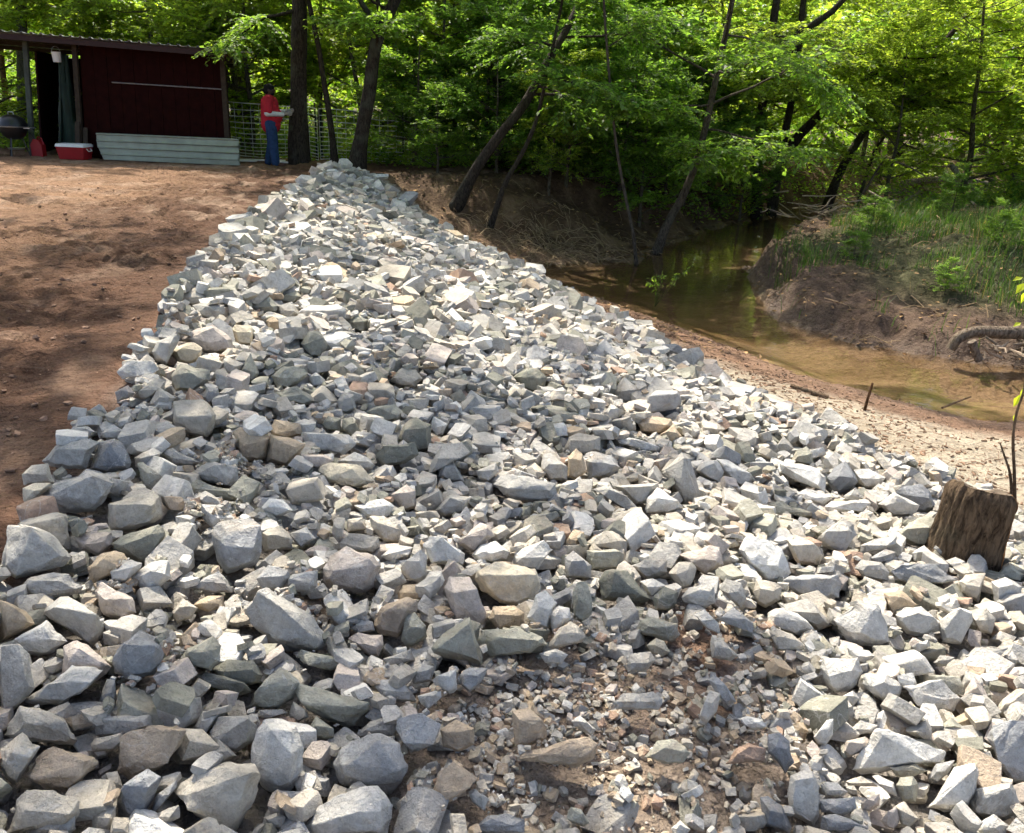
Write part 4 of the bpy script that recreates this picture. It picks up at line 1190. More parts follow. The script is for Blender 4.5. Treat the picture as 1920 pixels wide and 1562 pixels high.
for it in sorted(ITEMS, key=lambda q: -q['w']):
    if it['name']:
        it['label'] = it['name'] + ' among the loose stones' if len(it['name'].split()) < 4 else it['name']
        continue
    near = sorted(AN, key=lambda a: np.hypot(*(a[0] - it['cen'])))
    done = False
    for an, nm in near[:10]:
        dv = it['cen'] - an
        k = int(round(math.atan2(dv[1], dv[0]) / (math.pi / 4))) % 8
        far = 'close ' if np.hypot(*dv) < 110 else ''
        for base in (f"{size_word(it)} {TINTW[it['col']]} rock {far}{dirs[k]} {nm}", f"{size_word(it)} {TINTW[it['col']]} {shape_word(it)} rock {far}{dirs[k]} {nm}"):
            if base not in used and len(base.split()) <= 16:
                it['label'] = base; used.add(base); done = True
                break
        if done: break
    if not done:
        it['label'] = f"{size_word(it)} {TINTW[it['col']]} {shape_word(it)} rock in the middle of the bank"
for it in ITEMS:
    bb = MB(); bb.add(it['v'], it['t'], c=it['tint'])
    lo = it['v'].min(0); hi = it['v'].max(0)
    o = bb.obj('rock', M_ROCK, smooth_deg=18, loc=((lo[0] + hi[0]) / 2, (lo[1] + hi[1]) / 2, lo[2]))
    tag(o, it['label'], 'rock', 'rocks of the loose stone bank')

# ================================================================== trees and plants
def leaves_into(mb, base, d, nrm, ln, wd, col, m=0):
    """one folded diamond per leaf"""
    d = d / (np.linalg.norm(d, axis=1)[:, None] + 1e-9)
    side = np.cross(nrm, d); side /= np.linalg.norm(side, axis=1)[:, None] + 1e-9
    up = np.cross(d, side)
    p0 = base
    p1 = base + d * (ln * .45)[:, None] + side * (wd * .5)[:, None] + up * (wd * .10)[:, None]
    p2 = base + d * ln[:, None] - up * (ln * .10)[:, None]
    p3 = base + d * (ln * .45)[:, None] - side * (wd * .5)[:, None] + up * (wd * .10)[:, None]
    n = len(base)
    V = np.stack([p0, p1, p2, p3], 1).reshape(-1, 3)
    Qd = np.arange(n * 4).reshape(n, 4)
    mb.add(V, quads=Qd, c=np.repeat(col, 4, 0), m=m)
def leaf_cols(r, n, c, var=.28):
    k = np.exp(r.normal(0, var, (n, 1)))
    yel = r.random((n, 1)) ** 2
    c = np.array(c) * k * (1 + yel * np.array([.45, .25, .1]))
    return np.concatenate([np.clip(c, 0, .9), np.ones((n, 1))], 1)
class Grow:
    def __init__(s, seed, bark=(.12, .095, .07)):
        s.r = np.random.default_rng(seed); s.wood = MB(); s.crown = MB(); s.bark = (*bark, 1); s.lv = []
    def stick(s, p, d, L, r0, seg=5, wander=.12, up=0.0, sides=5, mb=None, col=None, taper=.25):
        pts = [np.array(p, float)]; d = np.array(d, float); d /= np.linalg.norm(d)
        for i in range(seg):
            d = d + s.r.normal(0, wander, 3) + np.array([0, 0, up]); d /= np.linalg.norm(d)
            pts.append(pts[-1] + d * L / seg)
        pts = np.array(pts)
        (mb or s.wood).tube(pts, np.linspace(r0, r0 * taper, seg + 1), sides, col or s.bark, 0 if mb is None else 1, cap=False)
        return pts
    def twig(s, p, d, L, n, ll, col, flat=.35):
        s.lv.append((np.array(p, float), np.array(d, float), L, (n, ll, col, flat)))
    def flush(s):
        r = s.r
        for key in sorted({q[3] for q in s.lv}):
            n, ll, col, flat = key
            P = np.array([q[0] for q in s.lv if q[3] == key]); D = np.array([q[1] for q in s.lv if q[3] == key]); L = np.array([q[2] for q in s.lv if q[3] == key])
            D /= np.linalg.norm(D, axis=1)[:, None] + 1e-9
            k = len(P); Z = np.array([0, 0, 1.])
            def pos(t): return P[:, None] + D[:, None] * (L[:, None] * t)[..., None] - Z * (.22 * L[:, None] * t * t)[..., None]
            a = np.cross(D, Z + [.01, .02, 0]); a /= np.linalg.norm(a, axis=1)[:, None] + 1e-9; b_ = np.cross(D, a)
            t3 = np.tile(np.array([0, .5, 1.]), (k, 1)); c3 = pos(t3)
            th = np.array([0, 2.094, 4.189]); rr = np.array([.0045, .0033, .002])
            ring = (np.cos(th)[None, None, :, None] * a[:, None, None] + np.sin(th)[None, None, :, None] * b_[:, None, None]) * rr[None, :, None, None]
            V = (c3[:, :, None] + ring).reshape(-1, 3)
            o = (np.arange(k) * 9)[:, None, None]
            Q = np.array([[i * 3 + q, i * 3 + (q + 1) % 3, i * 3 + 3 + (q + 1) % 3, i * 3 + 3 + q] for i in (0, 1) for q in range(3)])[None] + o
            s.crown.add(V, quads=Q.reshape(-1, 4), c=s.bark, m=1)
            t = (np.arange(n) + r.random((k, n))) / n
            base = pos(t).reshape(-1, 3)
            m = k * n
            nr = Z + r.normal(0, flat, (m, 3))
            sd = (np.cross(Z, D)[:, None] * np.where(np.arange(n) % 2, 1, -1)[None, :, None]).reshape(-1, 3)
            dd = np.repeat(D, n, 0) * .55 + sd * .85 + r.normal(0, .25, (m, 3)) + np.array([0, 0, -.18])
            ln = ll * np.exp(r.normal(0, .22, m))
            leaves_into(s.crown, base, dd, nr, ln, ln * r.uniform(.55, .8, m), leaf_cols(r, m, col))
        s.lv = []
    def limb(s, p, d, L, r0, sub, tw, n, ll, col, up=.03, tl=(.35, .65), flat=.35, start=.25):
        r = s.r
        pts = s.stick(p, d, L, r0, 7, .10, up)
        k = len(pts) - 1
        for i in range(sub):
            t = start + (1 - start) * (i + r.random()) / sub
            j = min(int(t * k), k - 1); q = pts[j] + (pts[j + 1] - pts[j]) * (t * k - j)
            dl = pts[j + 1] - pts[j]; dl /= np.linalg.norm(dl)
            a = r.uniform(.5, 1.15) * (1 if i % 2 else -1)
            sdir = rotm('Z', a) @ dl + np.array([0, 0, r.normal(.02, .15)])
            bl = L * r.uniform(.28, .5) * (1.15 - .55 * t)
            bp = s.stick(q, sdir, bl, max(r0 * .35 * (1 - t * .6), .005), 4, .12, .01, 4)
            for w_ in range(tw):
                u = (w_ + r.random()) / tw
                jj = min(int(u * 4), 3); qq = bp[jj] + (bp[jj + 1] - bp[jj]) * (u * 4 - jj)
                bd = bp[jj + 1] - bp[jj]; bd /= np.linalg.norm(bd)
                td = rotm('Z', r.uniform(.4, 1.1) * (1 if w_ % 2 else -1)) @ bd + r.normal(0, .18, 3)
                s.twig(qq, td, r.uniform(*tl), n, ll, col, flat)
            s.twig(bp[-1], bp[-1] - bp[-2], r.uniform(*tl), n, ll, col, flat)
        s.twig(pts[-1], pts[-1] - pts[-2], r.uniform(*tl), n, ll, col, flat)
        return pts
def crown_on(g, path, rads, z0, nl, L, sub, tw, n, ll, col, el=(.15, .6), **kw):
    """limbs round the upper part of a trunk path"""
    path = np.asarray(path)
    zz = path[:, 2]
    for i in range(nl):
        h = z0 + (zz[-1] - z0) * ((i + g.r.random()) / nl)
        j = int(np.clip(np.searchsorted(zz, h) - 1, 0, len(path) - 2))
        f = np.clip((h - zz[j]) / (zz[j + 1] - zz[j] + 1e-6), 0, 1)
        p = path[j] + (path[j + 1] - path[j]) * f
        rr = rads[j] + (rads[j + 1] - rads[j]) * f
        az = i * 2.4 + g.r.normal(0, .4); e = g.r.uniform(*el)
        k = 1 - .45 * (h - z0) / (zz[-1] - z0 + 1e-6)
        g.limb(p, (math.cos(az) * math.cos(e), math.sin(az) * math.cos(e), math.sin(e)), L * k * g.r.uniform(.75, 1.2), min(rr * .5, .09), sub, tw, n, ll, col, **kw)
def smooth_path(pts, rads, k=5):
    pts = np.asarray(pts, float); rads = np.asarray(rads, float)
    t = np.arange(len(pts)); u = np.linspace(0, len(pts) - 1, (len(pts) - 1) * k + 1)
    out = np.stack([np.interp(u, t, pts[:, i]) for i in range(3)], 1)
    for _ in range(3):
        out[1:-1] = .25 * out[:-2] + .5 * out[1:-1] + .25 * out[2:]
    return out, np.interp(u, t, rads)
def finish_tree(g, name, loc, label, cat='tree', group=None, bark=None, leafmat=None):
    e = empty(name, loc, label, cat, group)
    loc = np.asarray(loc)
    g.flush()
    if g.wood.n:
        g.wood.v = [v - loc for v in g.wood.v]
        o = g.wood.obj('trunk', bark or M_BARK, None, 180); o.parent = e
    if g.crown.n:
        g.crown.v = [v - loc for v in g.crown.v]
        o = g.crown.obj('crown', [leafmat or M_LEAF, M_TWIG], None); o.parent = e
    return e
def px_path(base, Y, pts, top=None, lean=0.0, sink=.12):
    """trunk path: base pixel column at depth Y on the ground, then pixel points at that depth"""
    b0 = ony(base[0], base[1], Y)
    out = [np.array([b0[0], Y, tz(b0[0], Y) - sink])]
    for q in pts:
        yy = Y + (q[2] if len(q) > 2 else 0)
        out.append(ony(q[0], q[1], yy))
    if top is not None:
        d = out[-1] - out[-2]; d /= np.linalg.norm(d)
        while out[-1][2] < top:
            d = d * .8 + np.array([0, 0, .22]); d /= np.linalg.norm(d)
            out.append(out[-1] + d * 1.6)
    return np.array(out)
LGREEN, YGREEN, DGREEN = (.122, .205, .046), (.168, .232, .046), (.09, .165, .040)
def trunk_tree(seed, label, base, Y, pts, r0, top, z0=4.3, nl=10, L=3.2, sub=5, tw=4, n=11, ll=.15, col=LGREEN, low=None, bark=(.055, .045, .035), extra=None, sides=12, group='trees along the creek bank'):
    g = Grow(seed, bark)
    P = px_path(base, Y, pts, top)
    rr = np.linspace(r0, max(r0 * .22, .02), len(P))
    rr[0] *= 1.35
    S, SR = smooth_path(P, rr)
    g.wood.tube(S, SR, sides, g.bark, 0, cap=True, wob=.10, seed=seed)
    if extra: extra(g, S, SR)
    if nl: crown_on(g, S, SR, z0, nl, L, sub, tw, n, ll, col)
    if low:
        for (t, az, e, Ll) in low:
            j = int(np.argmin(np.abs(S[:, 2] - t)))
            g.limb(S[j], (math.cos(az) * math.cos(e), math.sin(az) * math.cos(e), math.sin(e)), Ll, min(SR[j] * .4, .04), 8, 8, 15, .10, col, up=.01)
    return finish_tree(g, 'tree', P[0] + [0, 0, .12], label, group=group)

trunk_tree(1, 'thick straight dark trunk right beside the man in red', (560, 308), 19.3, [(560, 200), (561, 100), (562, 0)], .20, 15, nl=6, L=3.2, low=[(3.3, -2.6, -.1, 1.8), (3.6, -1.2, .0, 1.8), (3.9, -.4, -.1, 2)])
trunk_tree(2, 'slender bent dark tree between the thick trunk and the forked tree', (628, 306), 19.2, [(625, 270), (612, 180), (598, 90), (578, 0)], .075, 9, nl=7, L=2.2, z0=4.0, low=[(2.8, -.6, .1, 1.3)])
def fork(g, S, SR):
    p = ony(705, 60, 18.6)
    q = np.array([p, ony(697, 35, 18.5), ony(684, 15, 18.4), ony(668, -10, 18.3), ony(650, -60, 18.2), ony(640, -140, 18.2)])
    g.wood.tube(q, np.linspace(.07, .03, 6), 8, g.bark, 0)
    q = np.array([p, ony(712, 25, 18.7), ony(705, -20, 18.9), ony(700, -90, 19)])
    g.wood.tube(q, np.linspace(.06, .03, 4), 8, g.bark, 0)
trunk_tree(3, 'dark forked tree standing at the far end of the rock bank', (668, 318), 18.6, [(676, 262), (690, 190), (702, 90), (716, 50), (742, 0)], .165, 13, nl=7, L=3.2, extra=fork, low=[(2.5, -1.0, .2, 1.6), (3.2, 2.6, .1, 1.6)])
trunk_tree(4, 'pale leaning trunk seen just behind the shed corner', (468, 285), 26, [(463, 200), (448, 100), (438, 20)], .16, 14, nl=4, L=2.8, bark=(.16, .13, .09), low=[(2.9, -1.3, 0, 1.8)])
trunk_tree(5, 'thin pale stem beside the leaning trunk behind the shed', (456, 285), 25, [(450, 200), (437, 110), (428, 20)], .06, 9, nl=4, L=2.0, bark=(.22, .19, .14))
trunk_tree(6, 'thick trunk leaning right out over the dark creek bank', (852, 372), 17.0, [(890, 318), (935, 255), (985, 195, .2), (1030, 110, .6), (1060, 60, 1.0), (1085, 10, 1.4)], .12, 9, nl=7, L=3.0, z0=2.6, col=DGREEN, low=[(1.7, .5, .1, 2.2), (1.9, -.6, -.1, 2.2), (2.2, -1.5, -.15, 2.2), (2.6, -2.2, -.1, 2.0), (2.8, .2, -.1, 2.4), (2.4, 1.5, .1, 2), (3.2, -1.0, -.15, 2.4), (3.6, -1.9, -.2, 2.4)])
trunk_tree(7, 'thin bare stem leaning right beside the thick leaning trunk', (918, 385), 16.6, [(945, 345), (978, 290), (1003, 238), (1020, 170)], .055, 3.6, nl=3, L=1.2, z0=2.2)
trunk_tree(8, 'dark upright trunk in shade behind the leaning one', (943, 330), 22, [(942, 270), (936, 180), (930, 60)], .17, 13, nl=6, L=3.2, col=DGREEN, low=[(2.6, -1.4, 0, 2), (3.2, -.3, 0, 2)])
trunk_tree(9, 'grey bare trunk leaning right from the waterline', (1228, 468), 17.3, [(1250, 420), (1285, 360), (1308, 300), (1325, 230)], .095, 8, nl=11, L=2.8, z0=1.0, ll=.11, n=13, bark=(.11, .09, .07), col=LGREEN, low=[(.7, -1.6, -.05, 1.6), (1.2, -.9, -.1, 2.0), (1.7, -2.4, -.1, 2.2), (2.3, -1.4, -.2, 2.4), (2.8, -.5, -.2, 2.4)])
trunk_tree(10, 'thin pale pole leaning left, its foot in the creek', (1196, 492), 15.9, [(1188, 440), (1175, 380), (1160, 305), (1150, 230)], .035, 3.4, nl=3, L=1.0, z0=1.6, ll=.09, bark=(.11, .09, .07))
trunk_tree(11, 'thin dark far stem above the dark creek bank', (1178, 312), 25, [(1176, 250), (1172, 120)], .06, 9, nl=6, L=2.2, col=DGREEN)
def limb12(g, S, SR):
    q = np.array([ony(1432, 115, 24), ony(1465, 85, 23.8), ony(1505, 60, 23.5), ony(1560, 22, 23.2), ony(1600, -20, 23)])
    g.wood.tube(q, np.linspace(.13, .06, 5), 8, g.bark, 0)
trunk_tree(12, 'dark trunk at the creek bend with a limb reaching right', (1425, 372), 24.2, [(1418, 300), (1428, 210), (1438, 120), (1452, 30)], .14, 14, nl=9, L=3.6, extra=limb12, col=YGREEN, low=[(1.8, -1.0, .0, 2.2), (2.2, -2.4, -.1, 2.4), (2.6, -1.8, -.1, 2.6), (3.0, -.4, -.1, 2.6), (3.4, -1.3, -.15, 2.8), (3.8, -2.2, -.2, 2.8)])
def limb13(g, S, SR):
    q = np.array([ony(1468, 295, 24.6), ony(1500, 252, 24.3), ony(1540, 212, 24), ony(1590, 172, 23.6), ony(1650, 130, 23.2), ony(1700, 110, 23)])
    g.wood.tube(q, np.linspace(.15, .06, 6), 8, g.bark, 0)
    for k in range(2, 6):
        g.limb(q[k], (.5, -.6, .1), 1.8, .03, 8, 8, 15, .10, YGREEN, up=.0)
trunk_tree(13, 'dark tree at the bend forking into a long slanting limb', (1452, 362), 24.6, [(1462, 300), (1476, 230), (1490, 160), (1500, 60)], .12, 12, nl=8, L=3.4, extra=limb13, col=YGREEN, low=[(2.3, -1.4, 0, 2.2), (2.8, -.6, -.1, 2.6), (3.3, -2.0, -.15, 2.6), (3.7, -1.2, -.2, 2.8)])
trunk_tree(14, 'dark trunk leaning right behind the driftwood pile', (1548, 378), 25.4, [(1570, 330), (1602, 275), (1640, 215), (1690, 150), (1760, 90)], .13, 9, nl=9, L=3.2, z0=2.4, col=YGREEN, low=[(1.8, -.8, 0, 2.4), (2.2, -1.3, -.1, 2.6), (2.4, -1.7, 0, 2.4), (2.9, 0, -.1, 2.6), (2.9, -1.1, -.15, 2.8)])
trunk_tree(15, 'thin stem slanting right under the leaning trunk', (1612, 330), 24, [(1640, 275), (1675, 240), (1735, 215)], .045, 2.6, nl=4, L=1.4, z0=1.0, ll=.08, n=12, col=YGREEN)
trunk_tree(16, 'short stout far trunk in the bright clearing', (1686, 300), 36, [(1685, 262), (1684, 180)], .2, 12, nl=8, L=3.6, col=YGREEN)
trunk_tree(17, 'left of two upright far trunks above the creek bank', (838, 292), 25, [(834, 230), (830, 120)], .10, 11, nl=7, L=2.6, col=LGREEN)
trunk_tree(18, 'right of two upright far trunks above the creek bank', (855, 292), 25.6, [(852, 225), (850, 120)], .09, 11, nl=7, L=2.6, col=LGREEN)
trunk_tree(19, 'grey trunk seen under the carport roof left of the shed', (46, 285), 24, [(44, 200), (42, 100), (40, 20)], .17, 13, nl=4, L=2.8, bark=(.15, .14, .11))
trunk_tree(20, 'thin reddish trunk at the frame edge beyond the carport', (18, 285), 26, [(12, 200), (4, 120), (-4, 20)], .09, 10, nl=6, L=2.4, bark=(.2, .11, .06))
# tall shade trees just outside the view: their crowns dapple the yard and the near rocks
def shade_tree(seed, x, y, h, r0, nl, L, label, z0=6.0, ll=.18, n=12, sub=6, tw=5):
    g = Grow(seed, (.12, .10, .075))
    zb = tz(x, y)
    P = [(x, y, zb - .15)] + [(x + .12 * math.sin(k * 1.3 + seed), y + .12 * math.cos(k * 1.7), zb + h * k / 7) for k in range(1, 8)]
    S, SR = smooth_path(P, np.linspace(r0, r0 * .25, 8))
    g.wood.tube(S, SR, 12, g.bark, 0, wob=.1, seed=seed)
    crown_on(g, S, SR, zb + z0, nl, L, sub, tw, n, ll, LGREEN, el=(.05, .5))
    return finish_tree(g, 'tree', (x, y, zb), label, group='tall shade trees round the yard')
shade_tree(40, -6.3, 8.2, 12.5, .24, 13, 5.4, 'tall shade tree in the yard beyond the view, nearest the rocks')
shade_tree(41, -9.8, 13.0, 13, .26, 10, 5.0, 'tall shade tree in the yard beyond the view, nearest the shed')
shade_tree(42, -4.7, 6.6, 11, .20, 11, 6.2, 'tall shade tree in the yard beyond the view, beside the near rocks', 4.6)
shade_tree(43, 9.5, 13.5, 12, .22, 11, 4.2, 'tall tree on the grassy bank across the creek, beyond the view')

# understory: five grown kinds, copied
def understory(seed, h, nl, L, sub, tw, n, ll, col, z0=.7, lean=.3):
    g = Grow(seed, (.13, .11, .08))
    a = g.r.uniform(0, 6.28)
    P = [(0, 0, -.15)] + [(lean * h * .2 * (k / 5) ** 2 * math.cos(a) + g.r.normal(0, .04), lean * h * .2 * (k / 5) ** 2 * math.sin(a) + g.r.normal(0, .04), h * k / 5) for k in range(1, 6)]
    S, SR = smooth_path(P, np.linspace(.05 + h * .006, .012, 6))
    g.wood.tube(S, SR, 7, g.bark, 0)
    crown_on(g, S, SR, z0, nl, L, sub, tw, n, ll, col, el=(-.05, .45))
    return g
KINDS = [understory(60, 5.2, 18, 2.3, 7, 7, 15, .115, LGREEN, .5), understory(61, 6.0, 18, 2.5, 7, 7, 15, .12, YGREEN, .6), understory(62, 4.2, 17, 2.0, 7, 7, 15, .10, DGREEN, .25),
         understory(63, 5.6, 18, 2.7, 8, 7, 16, .10, YGREEN, .5, .9), understory(64, 3.0, 15, 1.6, 6, 7, 14, .09, LGREEN, .12)]
KNAME = ['mid green', 'yellow-green', 'dark green', 'feathery yellow-green', 'low bushy green']
PROTO = [None] * 5
def place_under(k, x, y, s, rz, where, sink=0.0):
    z = tz(x, y) - sink
    lab = f'{KNAME[k]} young tree {where}'
    if PROTO[k] is None:
        o = PROTO[k] = finish_tree(KINDS[k], 'young_tree', (0, 0, 0), lab, 'tree', 'young trees of the wood edge')
    else:
        o = copy_tree(PROTO[k]); o['label'] = lab
    o.location = (x, y, z); o.rotation_euler = (0, 0, rz); o.scale = (s, s, s)
US = [(1, -14.5, 23.5, 1.1, 'behind the carport roof'), (1, -12.2, 24.5, 1.15, 'behind the shed roof, near its left end'), (1, -10.2, 23.8, 1.05, 'behind the middle of the shed roof'),
      (3, -8.6, 25.5, 1.1, 'behind the shed roof, near its right end'), (1, -7.4, 23.4, 1.0, 'behind the shed corner and wire fence'), (1, -5.9, 25.0, 1.05, 'behind the man and the wire fence'),
      (3, -4.4, 23.2, 1.0, 'behind the wire fence, between thick and slender trunks'), (1, -3.2, 25.5, 1.15, 'behind the forked tree'), (0, -2.2, 22.0, .95, 'right of the forked tree'),
      (4, -2.6, 20.4, .9, 'low at the fence end beside the forked tree'), (2, -1.0, 21.2, .9, 'on the bank top left of the leaning trunk'), (4, .4, 20.7, .85, 'low behind the foot of the leaning trunk'),
      (0, .2, 23.5, 1.05, 'behind the leaning trunk'), (2, 1.6, 22.6, 1.0, 'on the bank top right of the leaning trunk'), (4, 2.3, 21.6, .8, 'low on the dark bank top'),
      (2, 3.0, 24.6, 1.05, 'above the dark creek bank'), (3, 4.4, 25.6, 1.0, 'over the bank where the creek bends'), (0, 2.6, 27.5, 1.2, 'far behind the dark creek bank'),
      (3, 6.2, 27.2, 1.1, 'behind the trunks at the creek bend'), (1, 8.6, 28.6, 1.1, 'behind the slanting limb'), (3, 9.4, 21.8, .7, 'leaning over the driftwood pile'),
      (3, 11.6, 22.5, 1.05, 'on the grassy bank, nearest the driftwood'), (1, 12.4, 19.0, .9, 'on the grassy bank at the frame edge'), (3, 11.4, 17.2, .5, 'small and low at the edge of the grassy bank'),
      (1, 14.6, 25.5, 1.1, 'far right beyond the grassy bank'), (3, 12.8, 32.5, 1.2, 'beyond the far creek reach'), (1, 17.5, 30.5, 1.3, 'beyond the far creek reach, farther right'),
      (0, -1.0, 27.0, 1.2, 'far behind the twin trunks'), (1, -9.5, 28.5, 1.3, 'far behind the shed'), (0, -16.5, 27.5, 1.3, 'far beyond the carport'), (2, 6.0, 22.9, .55, 'small at the waterline of the bend'),
      (4, 13.2, 21.2, .9, 'low among the grass near the fallen log'), (2, -.6, 19.4, .62, 'hanging over the dark bank beside the leaning trunk'), (4, 1.0, 19.3, .7, 'low on the dark bank, under the leaning trunk'),
      (2, 2.3, 20.0, .7, 'hanging over the dark bank above the grey leaning trunk'), (4, 3.6, 21.0, .75, 'low on the dark bank nearer the bend'), (0, 2.8, 19.6, .62, 'with drooping sprays before the dark bank'), (3, .6, 18.9, .5, 'with drooping sprays close to the leaning trunk'), (0, 4.3, 22.4, .7, 'with drooping sprays left of the bend'), (2, 4.6, 23.2, .75, 'over the dark bank close to the bend'), (4, -1.9, 18.9, .5, 'small and low beside the end of the rocks'),
      (4, 5.6, 13.8, .16, 'tiny on the nose of the grassy bank'), (4, 7.6, 13.2, .2, 'tiny on the slope of the grassy bank'), (4, 9.2, 12.4, .2, 'tiny above the jutting log'), (4, 6.8, 16.2, .22, 'small on top of the grassy bank'), (2, 8.6, 16.8, .2, 'small on top of the grassy bank, farther right'), (4, 6.2, 11.8, .15, 'tiny low on the bank slope above the water')]
for i, (k, x, y, s, wh) in enumerate(US):
    place_under(k, x, y, s, i * 2.1, wh)

# the wood beyond, which reads as one mass
fw, fr = MB(), np.random.default_rng(5)
for i in range(64):
    x, y = fr.uniform(-36, 40), fr.uniform(31, 62)
    z = tz(x, y)
    fw.tube([(x, y, z - .2), (x + fr.normal(0, .2), y, z + 4), (x + fr.normal(0, .5), y, z + 11)], [.17, .14, .06], 6, (.13, .105, .075, 1), 1, cap=False)
nC = 2900
cx, cyy = fr.uniform(-42, 46, nC), 30 + 34 * fr.random(nC)
cz = 0.2 + fr.random(nC) * (2.2 + .125 * cyy)
keepc = ~((cz < 1.0) & (fr.random(nC) < .5))
for x, y, z in zip(cx[keepc], cyy[keepc], cz[keepc]):
    n = 62
    base = np.array([x, y, z]) + fr.normal(0, .70, (n, 3)) * (1, 1, .6)
    ln = fr.uniform(.22, .42, n)
    col = tuple(np.array((YGREEN, LGREEN, YGREEN, LGREEN)[int(fr.integers(0, 4))]) * 1.15)  # far leaf greens raised, so sunlight sits in the colour
    leaves_into(fw, base, fr.normal(0, 1, (n, 3)) * (1, 1, .5), np.array([0, 0, 1.]) + fr.normal(0, .5, (n, 3)), ln, ln * .65, leaf_cols(fr, n, col))
tag(fw.obj('forest', [M_LEAF, M_BARK]), 'bright green wood behind the yard and creek', 'forest', kind='stuff')

# low growth under the trees
ug, r = MB(), np.random.default_rng(33)
k = 2600
ux, uy = r.uniform(-20, 20, k), 20.0 + 14 * r.random(k) ** 1.3
uok = ~inside(ux, uy, WATER_POLY) & (np.minimum(seg_dist(ux, uy, SH_B), seg_dist(ux, uy, SH_C)) > .5) & ~((ux > -11.2) & (ux < -6) & (uy < 23))
ux, uy = ux[uok], uy[uok]; uz = grid_z(ux, uy)
for x, y, z in zip(ux, uy, uz):
    n = 26; hgt = r.uniform(.15, .8)
    base = np.array([x, y, z]) + np.stack([r.normal(0, .3, n), r.normal(0, .3, n), r.uniform(.02, hgt, n)], 1)
    ln = r.uniform(.07, .15, n)
    leaves_into(ug, base, r.normal(0, 1, (n, 3)) * (1, 1, .4), np.array([0, -.15, 1.]) + r.normal(0, .45, (n, 3)), ln, ln * .6, leaf_cols(r, n, (YGREEN, LGREEN, DGREEN)[int(r.integers(0, 3))]))
tag(ug.obj('undergrowth', M_LEAF), 'low leafy plants covering the floor of the wood', 'undergrowth', kind='stuff')

# grass on the far bank
gr, r = MB(), np.random.default_rng(9)
n = 80000
x = r.uniform(3.6, 16, n); y = r.uniform(9.6, 30, n)
dC = seg_dist(x, y, SH_C); dF = np.minimum(seg_dist(x, y, SH_A), seg_dist(x, y, SH_B))
dens = fbm2(x, y, .9, 3, 91)
ok = (dC < dF) & ~inside(x, y, WATER_POLY) & (dC > .12 + .6 * r.random(n)) & (dens + .35 * smooth(.8, 2.4, dC) > .17 + .3 * r.random(n) * .5)
x, y, dens = x[ok], y[ok], dens[ok]
z = grid_z(x, y); n = len(x)
h = r.uniform(.10, .34, n) * (1 + .9 * np.clip(dens, 0, 1)); a = r.uniform(0, 6.28, n); wd = r.uniform(.003, .0065, n)
dx, dy = np.cos(a), np.sin(a); le = r.uniform(.15, .7, n) * h
p = np.stack([x, y, z - .02], 1); sd_ = np.stack([-dy, dx, 0 * x], 1) * wd[:, None]
mid = p + np.stack([dx * le * .3, dy * le * .3, h * .62], 1); tip = p + np.stack([dx * le, dy * le, h], 1)
V = np.stack([p - sd_, p + sd_, mid + sd_ * .7, mid - sd_ * .7, tip], 1).reshape(-1, 3)
i5 = np.arange(n) * 5
gr.add(V, np.stack([i5 + 3, i5 + 2, i5 + 4], 1), np.stack([i5, i5 + 1, i5 + 2, i5 + 3], 1), np.repeat(np.where(r.random((n, 1)) < .07, np.array([[.26, .20, .10, 1]]), leaf_cols(r, n, (.052, .11, .02), .32)), 5, 0))
tag(gr.obj('grass', M_GRASS), 'long green grass on the bank across the creek', 'grass', kind='stuff')

# dry roots and dead grass hanging on the cut bank beyond the rocks
rt, r = MB(), np.random.default_rng(12)
n = 0
while n < 1150:
    u = r.random()
    if u < .6: x, y = r.normal(.6, .8), r.normal(16.3, .75)
    elif u < .75: x, y = r.uniform(1, 6), r.uniform(16, 24)
    else: x, y = r.uniform(3.8, 8), r.uniform(9.9, 16); 
    if u > .84: n += 1; continue
    dT_, dF_ = seg_dist(np.array([x]), np.array([y]), TOP)[0], min(seg_dist(np.array([x]), np.array([y]), SH_B)[0], seg_dist(np.array([x]), np.array([y]), SH_A)[0])
    if inside(np.array([x]), np.array([y]), YARD_POLY)[0] or inside(np.array([x]), np.array([y]), WATER_POLY)[0]: n += 1; continue
    n += 1
    L = r.uniform(.15, .6); a = r.normal(-.9, .9)
    k = 4
    xs = x + np.cos(a) * L * np.linspace(0, 1, k) + r.normal(0, .03, k); ys = y + np.sin(a) * L * np.linspace(0, 1, k) + r.normal(0, .03, k)
    zs = grid_z(xs, ys) + np.array([.02, .08, .06, .01]) * r.uniform(.3, 1.6)
    c = np.array((.33, .235, .135)) * r.uniform(.4, 1.2)
    rt.tube(np.stack([xs, ys, zs], 1), np.linspace(.006, .002, k) * r.uniform(.7, 1.8), 3, (*c, 1), 0, cap=False)
tag(rt.obj('dry_grass', M_TWIG), 'tangle of dry roots and dead grass hanging on the dark bank', 'dry grass', kind='stuff')

# crumbs of earth on the yard, chips and twigs on the sand, leaf litter under the trees
cl, r = MB(), np.random.default_rng(15)
for i in range(2600):
    y = 2.6 + 15 * r.random() ** 1.5
    x = xL(y) - .05 - abs(r.normal(0, .5 + .22 * y)) * (1 if r.random() < .8 else 2.2)
    if x < -13: continue
    s = .006 + .036 * r.random() ** 3.5
    v, t = GRAV[int(r.integers(0, len(GRAV)))]
    rm = rotm('Z', r.uniform(0, 6.28)) @ rotm('X', r.uniform(0, 6.28))
    c = np.array((.24, .15, .10)) * r.uniform(.7, 1.25)
    zc = tz(x, y)
    cl.add(v * s @ rm.T * (1, 1, .75) + (x, y, zc + s * .2), t, c=(*c, 1))
tag(cl.obj('dirt_clods', m_tinted('dirt clod', .95, 60, .7, 1.25, .5, .01)), 'crumbs and clods of brown earth scattered over the yard', 'dirt', kind='stuff')
